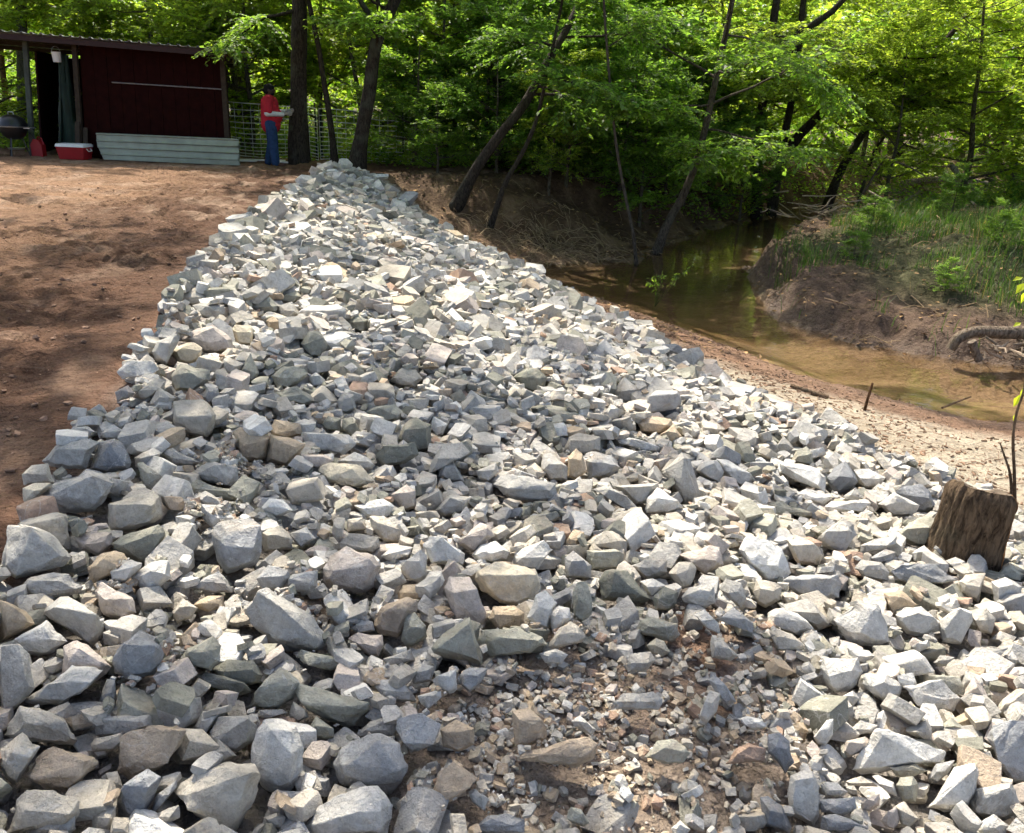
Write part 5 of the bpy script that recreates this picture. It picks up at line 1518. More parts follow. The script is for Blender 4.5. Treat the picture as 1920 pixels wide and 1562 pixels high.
ch, r = MB(), np.random.default_rng(16)
for i in range(2200):
    y = r.uniform(4.6, 11.5); x = xT(y) + abs(r.normal(0, 1.3)) - .05
    if inside(np.array([x]), np.array([y]), WATER_POLY)[0]: continue
    zc = tz(x, y)
    c = np.array((.20, .13, .085)) * r.uniform(.4, 1.9)
    L = r.uniform(.01, .05) if r.random() < .85 else r.uniform(.06, .22); a = r.uniform(0, 6.28); w_ = r.uniform(.003, .011) if L < .06 else .003
    d = np.array([math.cos(a), math.sin(a), r.normal(0, .15)]) * L / 2
    ch.tube([np.array([x, y, zc + .006]) - d, np.array([x, y, zc + .009]) + d], [w_, w_ * .6], 4, (*c, 1), 0)
tag(ch.obj('debris', M_TWIG), 'dark wood chips and twigs strewn on the pale sand', 'debris', kind='stuff')
lt, r = MB(), np.random.default_rng(17)
n = 16000
x = r.uniform(-12, 14, n); y = r.uniform(9.5, 30, n)
okl = ~inside(x, y, WATER_POLY) & ((y > 20.3) | ((seg_dist(x, y, SH_C) < 5) & (x > 3.5)) | ((seg_dist(x, y, TOP) > .15) & ~inside(x, y, YARD_POLY) & (x > xT(np.minimum(y, 17.8)) + .1)))
x, y = x[okl], y[okl]; n = len(x)
ln = r.uniform(.05, .10, n)
cc = np.array([(.24, .15, .07)]) * np.exp(r.normal(0, .4, (n, 1)))
leaves_into(lt, np.stack([x, y, grid_z(x, y) + .015], 1), r.normal(0, 1, (n, 3)) * (1, 1, .15), np.array([0, 0, 1.]) + r.normal(0, .3, (n, 3)), ln, ln * .6, np.concatenate([cc, np.ones((n, 1))], 1))
tag(lt.obj('leaf_litter', M_TWIG), 'brown fallen leaves on the wood floor and banks', 'leaf litter', kind='stuff')

# ================================================================== shed and the things round it
M_RED = m_plain('dark red board', (.017, .003, .0022), .85, 0, .08, 6, .35, .15)  # dark red, lowered further to carry the shade of overhang and trees
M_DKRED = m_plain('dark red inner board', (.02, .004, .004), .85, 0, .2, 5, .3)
M_TIMBER = m_plain('weathered timber', (.045, .033, .023), .85, 0, .2, 12, .35, .3)
M_GREYWOOD = m_plain('grey painted post', (.075, .085, .07), .8, 0, .2, 9, .3, .2)
M_ROOFRED = m_plain('red roof edge', (.03, .010, .008), .6, 0, .4, 7, .3)
M_GALV = m_plain('galvanised sheet', (.60, .62, .60), .42, .55, .5, 4, .15)
M_SHEET = m_plain('pale green-grey roofing metal', (.29, .31, .235), .45, .2, .5, 3, .18)
M_BLACK = m_plain('black enamel', (.012, .012, .013), .35, 0, .5, 6, .2)
M_STEEL = m_plain('worn steel', (.45, .45, .44), .35, .8, .5, 9, .2)
M_TARP = m_plain('dark green tarp', (.012, .028, .020), .7, 0, .3, 5, .3, .4)
M_WHITE = m_plain('white plastic', (.75, .74, .70), .5, 0, .4, 6, .08)
M_COOL = m_plain('red plastic', (.32, .010, .015), .45, 0, .5, 6, .1)
M_RUBBER = m_plain('black tyre rubber', (.018, .017, .015), .85, 0, .2, 18, .3)
M_WIRE = m_plain('pale galvanised wire', (.82, .80, .72), .5, .0, .4, 20, .1)
M_POST = m_plain('dark steel post', (.03, .035, .03), .6, .3, .4, 20, .2)
M_STRAP = m_plain('yellow strap', (.62, .48, .03), .5, 0, .4, 40, .12)
def part(name, fn, m, parent, deg=None):
    b = MB(); fn(b)
    return b.obj(name, m, parent, deg)
SY = 18.7
sh = empty('shed', (-8.5, SY, 0), 'dark red board shed with a low metal roof and an open bay', 'shed')
bpy.context.view_layer.update()
def shear(o):
    for v in o.data.vertices:
        if v.co.y + o.location.y > SY + .02: v.co.x -= .345 * (v.co.y - SY)
    return o
def roof_z(x, y): return 2.40 - .034 * (x + 10) - .05 * (y - SY)
# front wall in boards
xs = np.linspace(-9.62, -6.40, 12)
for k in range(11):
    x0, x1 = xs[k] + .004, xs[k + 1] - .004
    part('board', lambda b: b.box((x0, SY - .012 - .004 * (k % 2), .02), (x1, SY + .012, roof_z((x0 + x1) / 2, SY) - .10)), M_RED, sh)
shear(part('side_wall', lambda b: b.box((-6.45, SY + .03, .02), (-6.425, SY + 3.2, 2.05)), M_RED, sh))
shear(part('side_wall', lambda b: b.box((-10.74, SY + .5, .02), (-10.70, SY + 3.2, 2.15)), M_DKRED, sh))
shear(part('back_wall', lambda b: b.box((-10.70, SY + 3.2, .02), (-6.45, SY + 3.24, 2.1)), M_DKRED, sh))
shear(part('partition', lambda b: b.box((-9.62, SY + .03, .02), (-9.58, SY + 3.2, 2.1)), M_DKRED, sh))
for px_, m_ in ((-10.78, M_GREYWOOD), (-9.70, M_TIMBER), (-6.46, M_TIMBER)):
    part('post', lambda b: b.box((px_ - .05, SY - .09, -.1), (px_ + .05, SY - .016, roof_z(px_, SY) - .11)), m_, sh)
part('post', lambda b: b.box((-13.4, SY - .09, -.1), (-13.3, SY + .01, 2.4)), M_GREYWOOD, sh)
part('fascia', lambda b: b.add(np.array([(x, y, roof_z(x, SY) + dz) for x in (-13.6, -6.25) for y in (SY - .42, SY - .38) for dz in (-.11, -.005)]), quads=[(0, 1, 3, 2), (4, 6, 7, 5), (0, 4, 5, 1), (2, 3, 7, 6), (0, 2, 6, 4), (1, 5, 7, 3)]), M_ROOFRED, sh)
for ry in (.2, 1.4, 2.8):
    shear(part('rafter', lambda b: b.add(np.array([(x, SY + ry + dy, roof_z(x, SY + ry) + dz) for x in (-13.5, -6.25) for dy in (0, .05) for dz in (-.10, -.008)]), quads=[(0, 1, 3, 2), (4, 6, 7, 5), (0, 4, 5, 1), (2, 3, 7, 6), (0, 2, 6, 4), (1, 5, 7, 3)]), M_TIMBER, sh))
part('purlin', lambda b: b.box((-6.3, SY - .30, 2.265), (-5.72, SY - .26, 2.295)), M_STEEL, sh)
for k in range(9):     # ribbed roof sheets
    x0 = -13.7 + k * .84
    def sheet(b):
        X, Z = [], []
        for j in range(4):
            for dx, dz in ((0, .0), (.14, .0), (.155, .028), (.195, .028)):
                X.append(x0 + j * .21 + dx); Z.append(dz)
        X.append(x0 + .84); Z.append(0)
        X = np.array(X); Z = np.array(Z)
        for a, bb in ((0, .0), ):
            f = np.stack([X, np.full(len(X), SY - .50), [roof_z(x, SY - .5) + z + .004 for x, z in zip(X, Z)]], 1)
            g = np.stack([X, np.full(len(X), SY + 3.6), [roof_z(x, SY + 3.6) + z + .004 for x, z in zip(X, Z)]], 1)
            m = len(X)
            low = np.array([0, 0, -.004])
            b.add(np.vstack([f, g, f + low, g + low]), quads=[(i, i + 1, m + i + 1, m + i) for i in range(m - 1)] + [(2 * m + i, 3 * m + i, 3 * m + i + 1, 2 * m + i + 1) for i in range(m - 1)] + [(i, 2 * m + i, 2 * m + i + 1, i + 1) for i in range(m - 1)])
    shear(part('roof_sheet', sheet, M_GALV, sh))
M_PIPE = m_plain('dull pipe', (.22, .20, .19), .6, .2, .3, 9, .2)
tag(part('metal_pipe', lambda b: b.tube([(-8.83, SY - .045, 1.58), (-6.40, SY - .045, 1.535)], .014, 8), M_PIPE, None, 60), 'thin pale pipe fixed across the red shed wall', 'pipe')
for ch_ in sh.children:          # the old frame has racked a little to one side
    for v in ch_.data.vertices:
        v.co.x += v.co.z * (.015 + .085 * min(1, max(0, (-6.4 - v.co.x) / 4.4)))
# things in and before the open bay
tp = MB()
r = np.random.default_rng(3)
U, Vv = np.meshgrid(np.linspace(0, 1, 15), np.linspace(0, 1, 22))
tx = -9.78 - .06 * np.sin(U * 19) - (.10 + .42 * Vv ** .8) * U
ty = SY + .06 + .07 * np.sin(U * 25 + Vv * 3) + .05 * fbm2(U, Vv, 5, 2, 4)
tzv = 2.12 - 2.08 * Vv - .06 * np.sin(U * 3)
gi = np.arange(U.size).reshape(U.shape)
tp.add(np.stack([tx, ty, tzv], -1).reshape(-1, 3), quads=np.stack([gi[:-1, :-1], gi[1:, :-1], gi[1:, 1:], gi[:-1, 1:]], -1).reshape(-1, 4))
tarp = tp.obj('tarp', M_TARP, None, 180); tarp.modifiers.new('thick', 'SOLIDIFY').thickness = .006
tag(tarp, 'dark green tarp hanging in the open bay of the shed', 'tarp')
jb = empty('work_bucket', (-9.92, SY - .08, 1.93), 'small white bucket hung high beside the dark tarp', 'bucket'); bpy.context.view_layer.update()
part('body', lambda b: b.lathe([(.001, 1.93), (.075, 1.93), (.095, 2.13), (.088, 2.13), (.07, 1.95)], 16, (-9.92, SY - .08, 0)), M_WHITE, jb, 50)
part('handle', lambda b: b.tube([(-9.92 + .09 * math.cos(t), SY - .08, 2.12 + .12 * math.sin(t)) for t in np.linspace(0, math.pi, 9)], .004, 5), M_STEEL, jb)
for k, (x, l, dz) in enumerate(((-9.66, .78, 0), (-9.52, .66, .03))):
    o = part('leaning_board', lambda b: b.box((x - .05, -.012, 0), (x + .05, .012, l)), M_TIMBER, None)
    o.location = (0, SY - .30 + .06 * k, .0); o.rotation_euler = (R(-14), 0, 0)
    tag(o, ('taller brown board leaning beside the red cooler', 'shorter brown board leaning against the red wall')[k], 'board', 'boards leaning at the shed')
co = ground_hit(132, 303)
co = np.array([co[0] - .18, 18.2, tz(co[0], 18.2) + .01])
ce = empty('cooler', co, 'red drink cooler with a white lid before the shed bay', 'cooler'); bpy.context.view_layer.update()
def cool_body(b):
    lo, hi = [], []
    for sx, sy in ((-1, -1), (1, -1), (1, 1), (-1, 1)):
        for a in (0, 1, 2):
            t = math.atan2(sy, sx) + (a - 1) * .35
            lo.append((co[0] + sx * .235 + .03 * math.cos(t), co[1] + sy * .15 + .03 * math.sin(t), co[2])); hi.append((co[0] + sx * .275 + .03 * math.cos(t), co[1] + sy * .175 + .03 * math.sin(t), co[2] + .25))
    m = 12
    b.add(np.vstack([lo, hi]), quads=[(i, (i + 1) % m, m + (i + 1) % m, m + i) for i in range(m)], tris=[(0, i + 1, i) for i in range(1, m - 1)] + [(m, m + i, m + i + 1) for i in range(1, m - 1)])
part('body', cool_body, M_COOL, ce, 40)
def cool_lid(b):
    lo, hi = [], []
    for sx, sy in ((-1, -1), (1, -1), (1, 1), (-1, 1)):
        for a in (0, 1, 2):
            t = math.atan2(sy, sx) + (a - 1) * .35
            lo.append((co[0] + sx * .285 + .03 * math.cos(t), co[1] + sy * .185 + .03 * math.sin(t), co[2] + .252)); hi.append((co[0] + sx * .27 + .03 * math.cos(t), co[1] + sy * .17 + .03 * math.sin(t), co[2] + .31))
    m = 12
    b.add(np.vstack([lo, hi]), quads=[(i, (i + 1) % m, m + (i + 1) % m, m + i) for i in range(m)], tris=[(0, i + 1, i) for i in range(1, m - 1)] + [(m, m + i, m + i + 1) for i in range(1, m - 1)])
part('lid', cool_lid, M_WHITE, ce, 40)
for s in (-1, 1):
    part('handle', lambda b: b.tube([(co[0] + s * .30, co[1] - .08, co[2] + .22), (co[0] + s * .335, co[1] - .07, co[2] + .17), (co[0] + s * .335, co[1] + .07, co[2] + .17), (co[0] + s * .30, co[1] + .08, co[2] + .22)], .012, 6), M_WHITE, ce)
# kettle barbecue
gxk, gyk = -10.85, 18.2
gzk = tz(gxk, gyk)
ke = empty('barbecue_grill', (gxk, gyk, gzk), 'black kettle barbecue on legs beside the grey shed post', 'grill'); bpy.context.view_layer.update()
o_ = (gxk, gyk, gzk)
part('bowl', lambda b: b.lathe([(.001, .36), (.13, .38), (.22, .45), (.27, .56), (.28, .63), (.265, .63)], 24, o_), M_BLACK, ke, 60)
lid = part('lid', lambda b: b.lathe([(.285, .635), (.275, .70), (.22, .80), (.12, .86), (.001, .875)], 24, o_), M_BLACK, ke, 60)
part('handle', lambda b: b.tube([(gxk - .06, gyk, gzk + .86), (gxk - .05, gyk, gzk + .92), (gxk + .05, gyk, gzk + .92), (gxk + .06, gyk, gzk + .86)], .010, 6), M_STEEL, lid)
part('rim', lambda b: b.lathe([(.283, .618), (.292, .626), (.292, .638), (.283, .640)], 24, o_), M_STEEL, ke, 60)
part('side_shelf', lambda b: b.box((gxk - .50, gyk - .14, gzk + .60), (gxk - .29, gyk + .14, gzk + .62)), M_STEEL, ke)
part('side_shelf', lambda b: b.box((gxk + .29, gyk - .12, gzk + .60), (gxk + .42, gyk + .12, gzk + .62)), M_STEEL, ke)
for k in range(3):
    a = .6 + k * 2.09
    part('leg', lambda b: b.tube([(gxk + .14 * math.cos(a), gyk + .14 * math.sin(a), gzk + .42), (gxk + .25 * math.cos(a), gyk + .25 * math.sin(a), gzk - .01)], .012, 6), M_BLACK, ke)
part('ash_tray', lambda b: b.lathe([(.001, .17), (.15, .17), (.17, .20), (.16, .20), (.001, .18)], 18, o_), M_STEEL, ke, 50)
# red fuel can
fx, fy = -10.52, 18.45
fz = tz(fx, fy)
fc = empty('fuel_can', (fx, fy, fz), 'red plastic fuel can standing beside the black grill', 'fuel can'); bpy.context.view_layer.update()
part('body', lambda b: b.add([(fx + sx * (.12 if k == 0 else .12 if k == 1 else .05), fy + sy * .08, fz + (0, .24, .36)[k]) for k in range(3) for sx, sy in ((-1, -1), (1, -1), (1, 1), (-1, 1))], quads=[(3, 2, 1, 0)] + [(4 * k + i, 4 * k + (i + 1) % 4, 4 * k + 4 + (i + 1) % 4, 4 * k + 4 + i) for k in range(2) for i in range(4)] + [(8, 9, 10, 11)]), M_COOL, fc)
part('spout', lambda b: b.tube([(fx - .04, fy, fz + .35), (fx - .09, fy, fz + .44), (fx - .16, fy, fz + .48)], [.022, .016, .012], 8), M_BLACK, fc)
part('handle', lambda b: b.tube([(fx + .0, fy, fz + .36), (fx + .03, fy, fz + .41), (fx + .10, fy, fz + .38), (fx + .12, fy, fz + .25)], .013, 6), M_COOL, fc)
# big tyre at the frame edge
wx_, wy_ = -11.75, 18.25
wz_ = tz(wx_, wy_)
te = empty('tyre_wheel', (wx_, wy_, wz_), 'dark off-road wheel standing at the frame edge beside the grill', 'wheel'); bpy.context.view_layer.update()
def tyre(b):
    prof = [(.17, -.10), (.30, -.13), (.36, -.10), (.38, -.03), (.38, .03), (.36, .10), (.30, .13), (.17, .10), (.17, -.10)]
    th = np.arange(40) * 2 * math.pi / 40
    V = np.array([[(wx_ + (rr + (.014 if (i % 2 and rr > .35) else 0)) * math.cos(t), wy_ + yy, wz_ + .38 + (rr + (.014 if (i % 2 and rr > .35) else 0)) * math.sin(t)) for i, t in enumerate(th)] for rr, yy in prof])
    k, n = V.shape[:2]
    b.add(V.reshape(-1, 3), quads=[(i * n + j, i * n + (j + 1) % n, (i + 1) * n + (j + 1) % n, (i + 1) * n + j) for i in range(k - 1) for j in range(n)])
part('tyre', tyre, M_RUBBER, te, 40)
rim = part('rim', lambda b: b.tube([(wx_, wy_ - .09, wz_ + .38), (wx_, wy_ + .09, wz_ + .38)], .168, 24), M_STEEL, te, 40)
part('hub', lambda b: b.tube([(wx_, wy_ - .12, wz_ + .38), (wx_, wy_ - .091, wz_ + .38)], .05, 12), M_BLACK, rim, 40)
# metal sheets stacked on edge against the wall
for k in range(4):
    def edge_sheet(b):
        prof = []
        z = 0.0
        for j in range(4):
            prof += [(0, z), (0, z + .095), (-.022, z + .108), (-.022, z + .122)]
            z += .135
        prof.append((0, z))
        prof = np.array(prof)
        y0 = SY - .40 + .075 * k
        tilt = .16 - .02 * k
        x0, x1 = -9.18 + .03 * k, -6.13 - .02 * k + .015 * (k % 2)
        L = [(x0 + .13 * max(0, (.3 - q[1]) / .3), y0 + q[0] + tilt * q[1], q[1] + .005 + tz(-7.6, y0)) for q in prof]
        Rr = [(x1 + .02 * math.sin(q[1] * 30 + k), y0 + q[0] + tilt * q[1] + .02 * math.sin(q[1] * 40), q[1] + .005 + tz(-7.6, y0)) for q in prof]
        m = len(prof)
        V = np.array(L + Rr)
        off = np.array([0, .003, 0])
        b.add(np.vstack([V, V + off]), quads=[(i, m + i, m + i + 1, i + 1) for i in range(m - 1)] + [(2 * m + i, 2 * m + i + 1, 3 * m + i + 1, 3 * m + i) for i in range(m - 1)])
    o = part('roofing_sheet', edge_sheet, M_SHEET, None)
    tag(o, ('front sheet of pale ribbed metal standing on edge before the shed', 'second ribbed metal sheet, right behind the front sheet', 'third ribbed metal sheet behind the front two', 'hindmost ribbed metal sheet, against the red wall')[k], 'metal sheet', 'metal sheets stacked on edge')
# pale patches on the ground behind the man, laid as thin flat boxes
for k, (x, y, rz, l) in enumerate(((-6.0, 19.6, .2, 1.0), (-5.4, 19.3, -.15, .8), (-6.35, 19.25, .05, .6))):
    o = part('pale_patch', lambda b: b.box((-l / 2, -.10, 0), (l / 2, .10, .025)), M_WHITE, None)
    o.location = (x, y, tz(x, y) + .03); o.rotation_euler = (0, 0, rz)
    tag(o, ('longest flat pale patch on the ground behind the man', 'flat pale patch at the foot of the thick trunk', 'short flat pale patch beside the metal sheets')[k], 'board', 'flat pale patches on the ground')

# wire fence
def fence(x0, y0, x1, y1, h0, h1, label, posts):
    e = empty('wire_fence', ((x0 + x1) / 2, (y0 + y1) / 2, 0), label, 'fence'); bpy.context.view_layer.update()
    L = math.hypot(x1 - x0, y1 - y0)
    def at(t, z):
        x, y = x0 + (x1 - x0) * t, y0 + (y1 - y0) * t
        return np.array([x, y, tz(x, y) + z * (h0 + (h1 - h0) * t)])
    zs = np.cumsum([.03] + list(np.linspace(.055, .125, 11))); zs = zs / zs[-1]
    for z in zs:
        part('wire', lambda b: b.tube([at(t, z) + [0, 0, .01 * math.sin(t * 9 + z * 5)] for t in np.linspace(0, 1, 9)], .009, 4), M_WIRE, e)
    n = int(L / .2)
    for i in range(n + 1):
        part('stay_wire', lambda b: b.tube([at(i / n, .02), at(i / n, 1)], .0045, 4), M_WIRE, e)
    for t in posts:
        part('post', lambda b: b.tube([at(t, -.1) + [0, .03, 0], at(t, 1.1) + [0, .03, 0]], .022, 6), M_POST, e)
fence(-7.3, 20.6, -4.9, 20.4, 1.25, 1.18, 'pale wire fence running from the shed to the thick trunk', (.02, .5, .98))
fence(-4.85, 20.4, -2.2, 21.6, 1.18, 1.05, 'dimmer wire fence continuing right towards the wood', (.01, .35, .7, 1.0))

# ================================================================== the man in red
def ellip(b, c, rad, n=14):
    prof = [(math.sin(t), -math.cos(t)) for t in np.linspace(0, math.pi, n // 2 + 2)]
    prof[0] = (1e-4, -1); prof[-1] = (1e-4, 1)
    s0 = len(b.v)
    b.lathe(prof, n)
    b.v[-1] = b.v[-1] * np.asarray(rad) + np.asarray(c)
def capsule(b, p, q, r1, r2, sq=(1, 1)):
    p, q = np.asarray(p, float), np.asarray(q, float)
    ellip(b, p, (r1,) * 3); ellip(b, q, (r2,) * 3)
    b.tube(np.linspace(p, q, 5), np.linspace(r1, r2, 5), 14)
def remeshed(name, fn, m, parent, vox, loc, rz, sm=6, dec=.5):
    b = MB(); fn(b)
    o = b.obj(name, m)
    md = o.modifiers.new('r', 'REMESH'); md.mode = 'VOXEL'; md.voxel_size = vox
    ms = o.modifiers.new('s', 'SMOOTH'); ms.iterations = sm; ms.factor = .5
    mdc = o.modifiers.new('d', 'DECIMATE'); mdc.ratio = dec
    dg = bpy.context.evaluated_depsgraph_get()
    me = bpy.data.meshes.new_from_object(o.evaluated_get(dg))
    me.polygons.foreach_set('use_smooth', np.ones(len(me.polygons), bool))
    bpy.data.objects.remove(o)
    o = bpy.data.objects.new(name, me); COL.objects.link(o)
    me.materials.clear(); me.materials.append(m)
    o.parent = parent
    return o
pp = ground_hit(513, 313)
PX, PY = -5.50, 18.7
pe = empty('person', (PX, PY, tz(PX, PY) - .005), 'man in red shirt and jeans facing the thick trunk, hands raised', 'person')
pe.rotation_euler = (0, 0, R(14)); pe.scale = (1.1, 1.1, 1.0)
M_SKIN = m_plain('dark skin', (.045, .026, .018), .5, 0, .4, 12, .1)
M_SHIRT = m_plain('red shirt', (.42, .022, .035), .85, 0, .2, 10, .15, .3)
M_JEANS = m_plain('blue jeans', (.022, .05, .115), .9, 0, .2, 14, .25, .3)
M_SLEEVE = m_plain('white sleeve', (.62, .62, .60), .8, 0, .2, 14, .1, .3)
M_GLOVE = m_plain('grey work glove', (.30, .27, .23), .85, 0, .2, 20, .15)
M_HAIR = m_plain('black hair', (.008, .007, .007), .8, 0, .2, 30, .3)
M_BOOT = m_plain('brown boot', (.09, .04, .025), .7, 0, .3, 14, .2)
SHO = {s: (-.02, s * .19, 1.37) for s in (-1, 1)}
ELB = {-1: (-.03, -.27, 1.09), 1: (.06, .26, 1.10)}
WRI = {-1: (.24, -.12, 1.08), 1: (.27, .08, 1.14)}
HIP = {s: (0, s * .10, .88) for s in (-1, 1)}
KNE = {-1: (.03, -.11, .49), 1: (.0, .11, .49)}
ANK = {-1: (.05, -.13, .09), 1: (-.09, .13, .09)}
def body(b):
    ellip(b, (.015, 0, 1.565), (.098, .078, .118)); ellip(b, (.045, 0, 1.515), (.062, .056, .062))   # skull, jaw
    ellip(b, (.112, 0, 1.553), (.020, .015, .024)); ellip(b, (.100, 0, 1.578), (.018, .045, .012))   # nose, brow
    ellip(b, (.098, 0, 1.510), (.016, .026, .010)); ellip(b, (.090, 0, 1.478), (.022, .026, .018))   # lips, chin
    for s in (-1, 1): ellip(b, (.0, s * .080, 1.553), (.022, .012, .034))                            # ears
    capsule(b, (-.01, 0, 1.36), (.005, 0, 1.50), .065, .058)
    capsule(b, (0, 0, .92), (-.01, 0, 1.20), .15, .14); capsule(b, (-.01, -.10, 1.33), (-.01, .10, 1.33), .09, .09)
    for s in (-1, 1):
        capsule(b, SHO[s], ELB[s], .055, .043); capsule(b, ELB[s], WRI[s], .042, .030)
        capsule(b, HIP[s], KNE[s], .085, .058); capsule(b, KNE[s], ANK[s], .055, .038)
        a = np.array(ANK[s]); capsule(b, a - [.03, 0, .03], a + [.13, 0, -.05], .042, .032)
        w_ = np.array(WRI[s]); capsule(b, w_, w_ + [.07, 0, 0], .03, .03)
remeshed('body', body, M_SKIN, pe, .010, 0, 0, 3, .5)
def shirt(b):
    ellip(b, (.03, 0, 1.04), (.21, .215, .21)); ellip(b, (0, 0, 1.25), (.175, .225, .19)); ellip(b, (.015, 0, .86), (.185, .205, .09))
    capsule(b, (-.015, -.15, 1.365), (-.015, .15, 1.365), .10, .10); capsule(b, (0, 0, .85), (0, 0, 1.3), .19, .17)
    for s in (-1, 1):
        e = np.array(SHO[s]) + (np.array(ELB[s]) - np.array(SHO[s])) * .82
        capsule(b, SHO[s], e, .092, .085)
    capsule(b, (-.01, 0, 1.40), (0, 0, 1.44), .075, .068)
remeshed('shirt', shirt, M_SHIRT, pe, .014, 0, 0, 4, .6)
def jeans(b):
    ellip(b, (0, 0, .86), (.175, .20, .12))
    for s in (-1, 1):
        capsule(b, HIP[s], KNE[s], .122, .096); a = np.array(ANK[s]) + [0, 0, -.01]
        capsule(b, KNE[s], a, .094, .084)
remeshed('trousers', jeans, M_JEANS, pe, .014, 0, 0, 4, .6)
for s in (-1, 1):
    e, w_ = np.array(ELB[s]), np.array(WRI[s])
    remeshed('sleeve', lambda b: capsule(b, e + (w_ - e) * -.05, w_, .060, .046), M_SLEEVE, pe, .010, 0, 0, 3, .6)
    def glove(b):
        d = np.array([1, 0, .15]); d /= np.linalg.norm(d)
        p0 = w_ + d * .02
        up = np.array([-.15, 0, 1.0])
        capsule(b, p0, p0 + d * .075, .030, .033)
        for k, (o1, L_) in enumerate(((.034, .070), (.012, .080), (-.011, .075), (-.033, .058))):
            f0 = p0 + d * .09 + up * o1
            f1 = f0 + d * L_ * .55 + np.array([0, -s * .006, 0]); f2 = f1 + (d * .8 + np.array([0, -s * .6, 0])) * L_ * .5
            capsule(b, f0, f1, .0105, .0100); capsule(b, f1, f2, .0100, .0085)
        t0 = p0 + d * .03 + up * .03; t1 = t0 + up * .045 + d * .03; t2 = t1 + d * .03 + up * .012
        capsule(b, t0, t1, .013, .012); capsule(b, t1, t2, .012, .010)
    remeshed('glove', glove, M_GLOVE, pe, .0045, 0, 0, 2, .4)
    a = np.array(ANK[s])
    remeshed('boot', lambda b: (capsule(b, a + [-.02, 0, .06], a + [-.03, 0, -.03], .062, .052), capsule(b, a + [-.03, 0, -.045], a + [.15, 0, -.05], .050, .042)), M_BOOT, pe, .010, 0, 0, 3, .6)
def hair(b):
    ellip(b, (.005, 0, 1.595), (.105, .088, .100)); ellip(b, (-.04, 0, 1.55), (.072, .082, .09)); ellip(b, (.055, 0, 1.482), (.055, .060, .040))
remeshed('hair', hair, M_HAIR, pe, .010, 0, 0, 3, .6)

# ================================================================== stump, sapling, logs, sticks, strap
sp = ground_hit(1832, 1072, .06)
SX, SYY, SZ = sp[0], sp[1] + .12, sp[2] - .10
d_st = (np.array([SX, SYY, SZ]) - CAM) @ FWD
SR_ = 116 * d_st / FPX / 2
SH_ = .60 * SR_ / .19
se = empty('tree_stump', (SX, SYY, SZ), 'weathered brown tree stump with a broken top among the rocks', 'stump'); bpy.context.view_layer.update()
nth, nz_ = 132, 30
th = np.arange(nth) * 2 * math.pi / nth
Vs = []
for i in range(nz_ + 1):
    t = i / nz_
    top = SH_ * (1 + .05 * np.cos(th - 3.0) - .07 * np.sin(th) - .13 * np.exp(-((np.cos(th / 2 + .85)) / .22) ** 2) + .02 * vnoise(np.stack([np.cos(th) * 4, np.sin(th) * 4, th * 0], -1), 3))
    flare = 1.03 + .12 * (1 - t) ** 3 - .05 * t
    rid = 1 - np.abs(vnoise(np.stack([np.cos(th) * 9, np.sin(th) * 9, th * 0 + t * 1.8], -1), 8))
    rr = SR_ * flare * (1 + .06 * vnoise(np.stack([np.cos(th) * 1.5, np.sin(th) * 1.5, th * 0 + t], -1), 5) + .12 * (rid - .7) + .035 * vnoise(np.stack([np.cos(th) * 22, np.sin(th) * 22, th * 0 + t * 9], -1), 6))
    cut = 1 - .10 * np.exp(-((t - .27) / .016) ** 2) * (np.abs(((th - 4.75 + math.pi) % (2 * math.pi)) - math.pi) < .5)
    rr = rr * cut * (1 - .16 * max(0, (t - .9) / .1) ** 2)
    Vs.append(np.stack([SX - .01 + rr * np.cos(th) + .005 * t, SYY + rr * np.sin(th), SZ + top * t], 1))
bs = MB()
bare = (np.cos(th - (-.30)) > .94)
colx = np.where(bare[:, None], np.array((.40, .19, .07, 1)), np.array((.165, .125, .085, 1)))
colv = np.concatenate([np.where((.15 < i / nz_) * bare[:, None], np.array((.40, .19, .07, 1)), np.array((.16, .115, .076, 1))) for i in range(nz_ + 1)])
j = np.arange(nth); j2 = (j + 1) % nth
Qs = np.concatenate([np.stack([i * nth + j, i * nth + j2, (i + 1) * nth + j2, (i + 1) * nth + j], 1) for i in range(nz_)])
bs.add(np.concatenate(Vs), quads=Qs, c=colv)
bs.obj('bark', M_BARK, se, 180)
bt = MB()
rings = [Vs[-1]]
cen_ = Vs[-1].mean(0)
for f in (.8, .55, .3, .08):
    q = cen_ + (Vs[-1] - cen_) * f
    q[:, 2] = Vs[-1][:, 2] * f + (cen_[2] - .02) * (1 - f) + .014 * vnoise(q * 40, 2)
    rings.append(q)
bt.add(np.concatenate(rings), quads=np.concatenate([np.stack([i * nth + j, i * nth + j2, (i + 1) * nth + j2, (i + 1) * nth + j], 1) for i in range(4)]), c=(.15, .115, .08, 1))
bt.obj('broken_top', m_tinted('splintered wood', .9, 40, .6, 1.3, .6, .01), se, 50)

def plant_leaf(b, p, d, L, w_, col):
    leaves_into(b, np.array([p]), np.array([d], float), np.array([[0.2, -.3, 1.0]]), np.array([L]), np.array([w_]), np.array([(*col, 1)]))
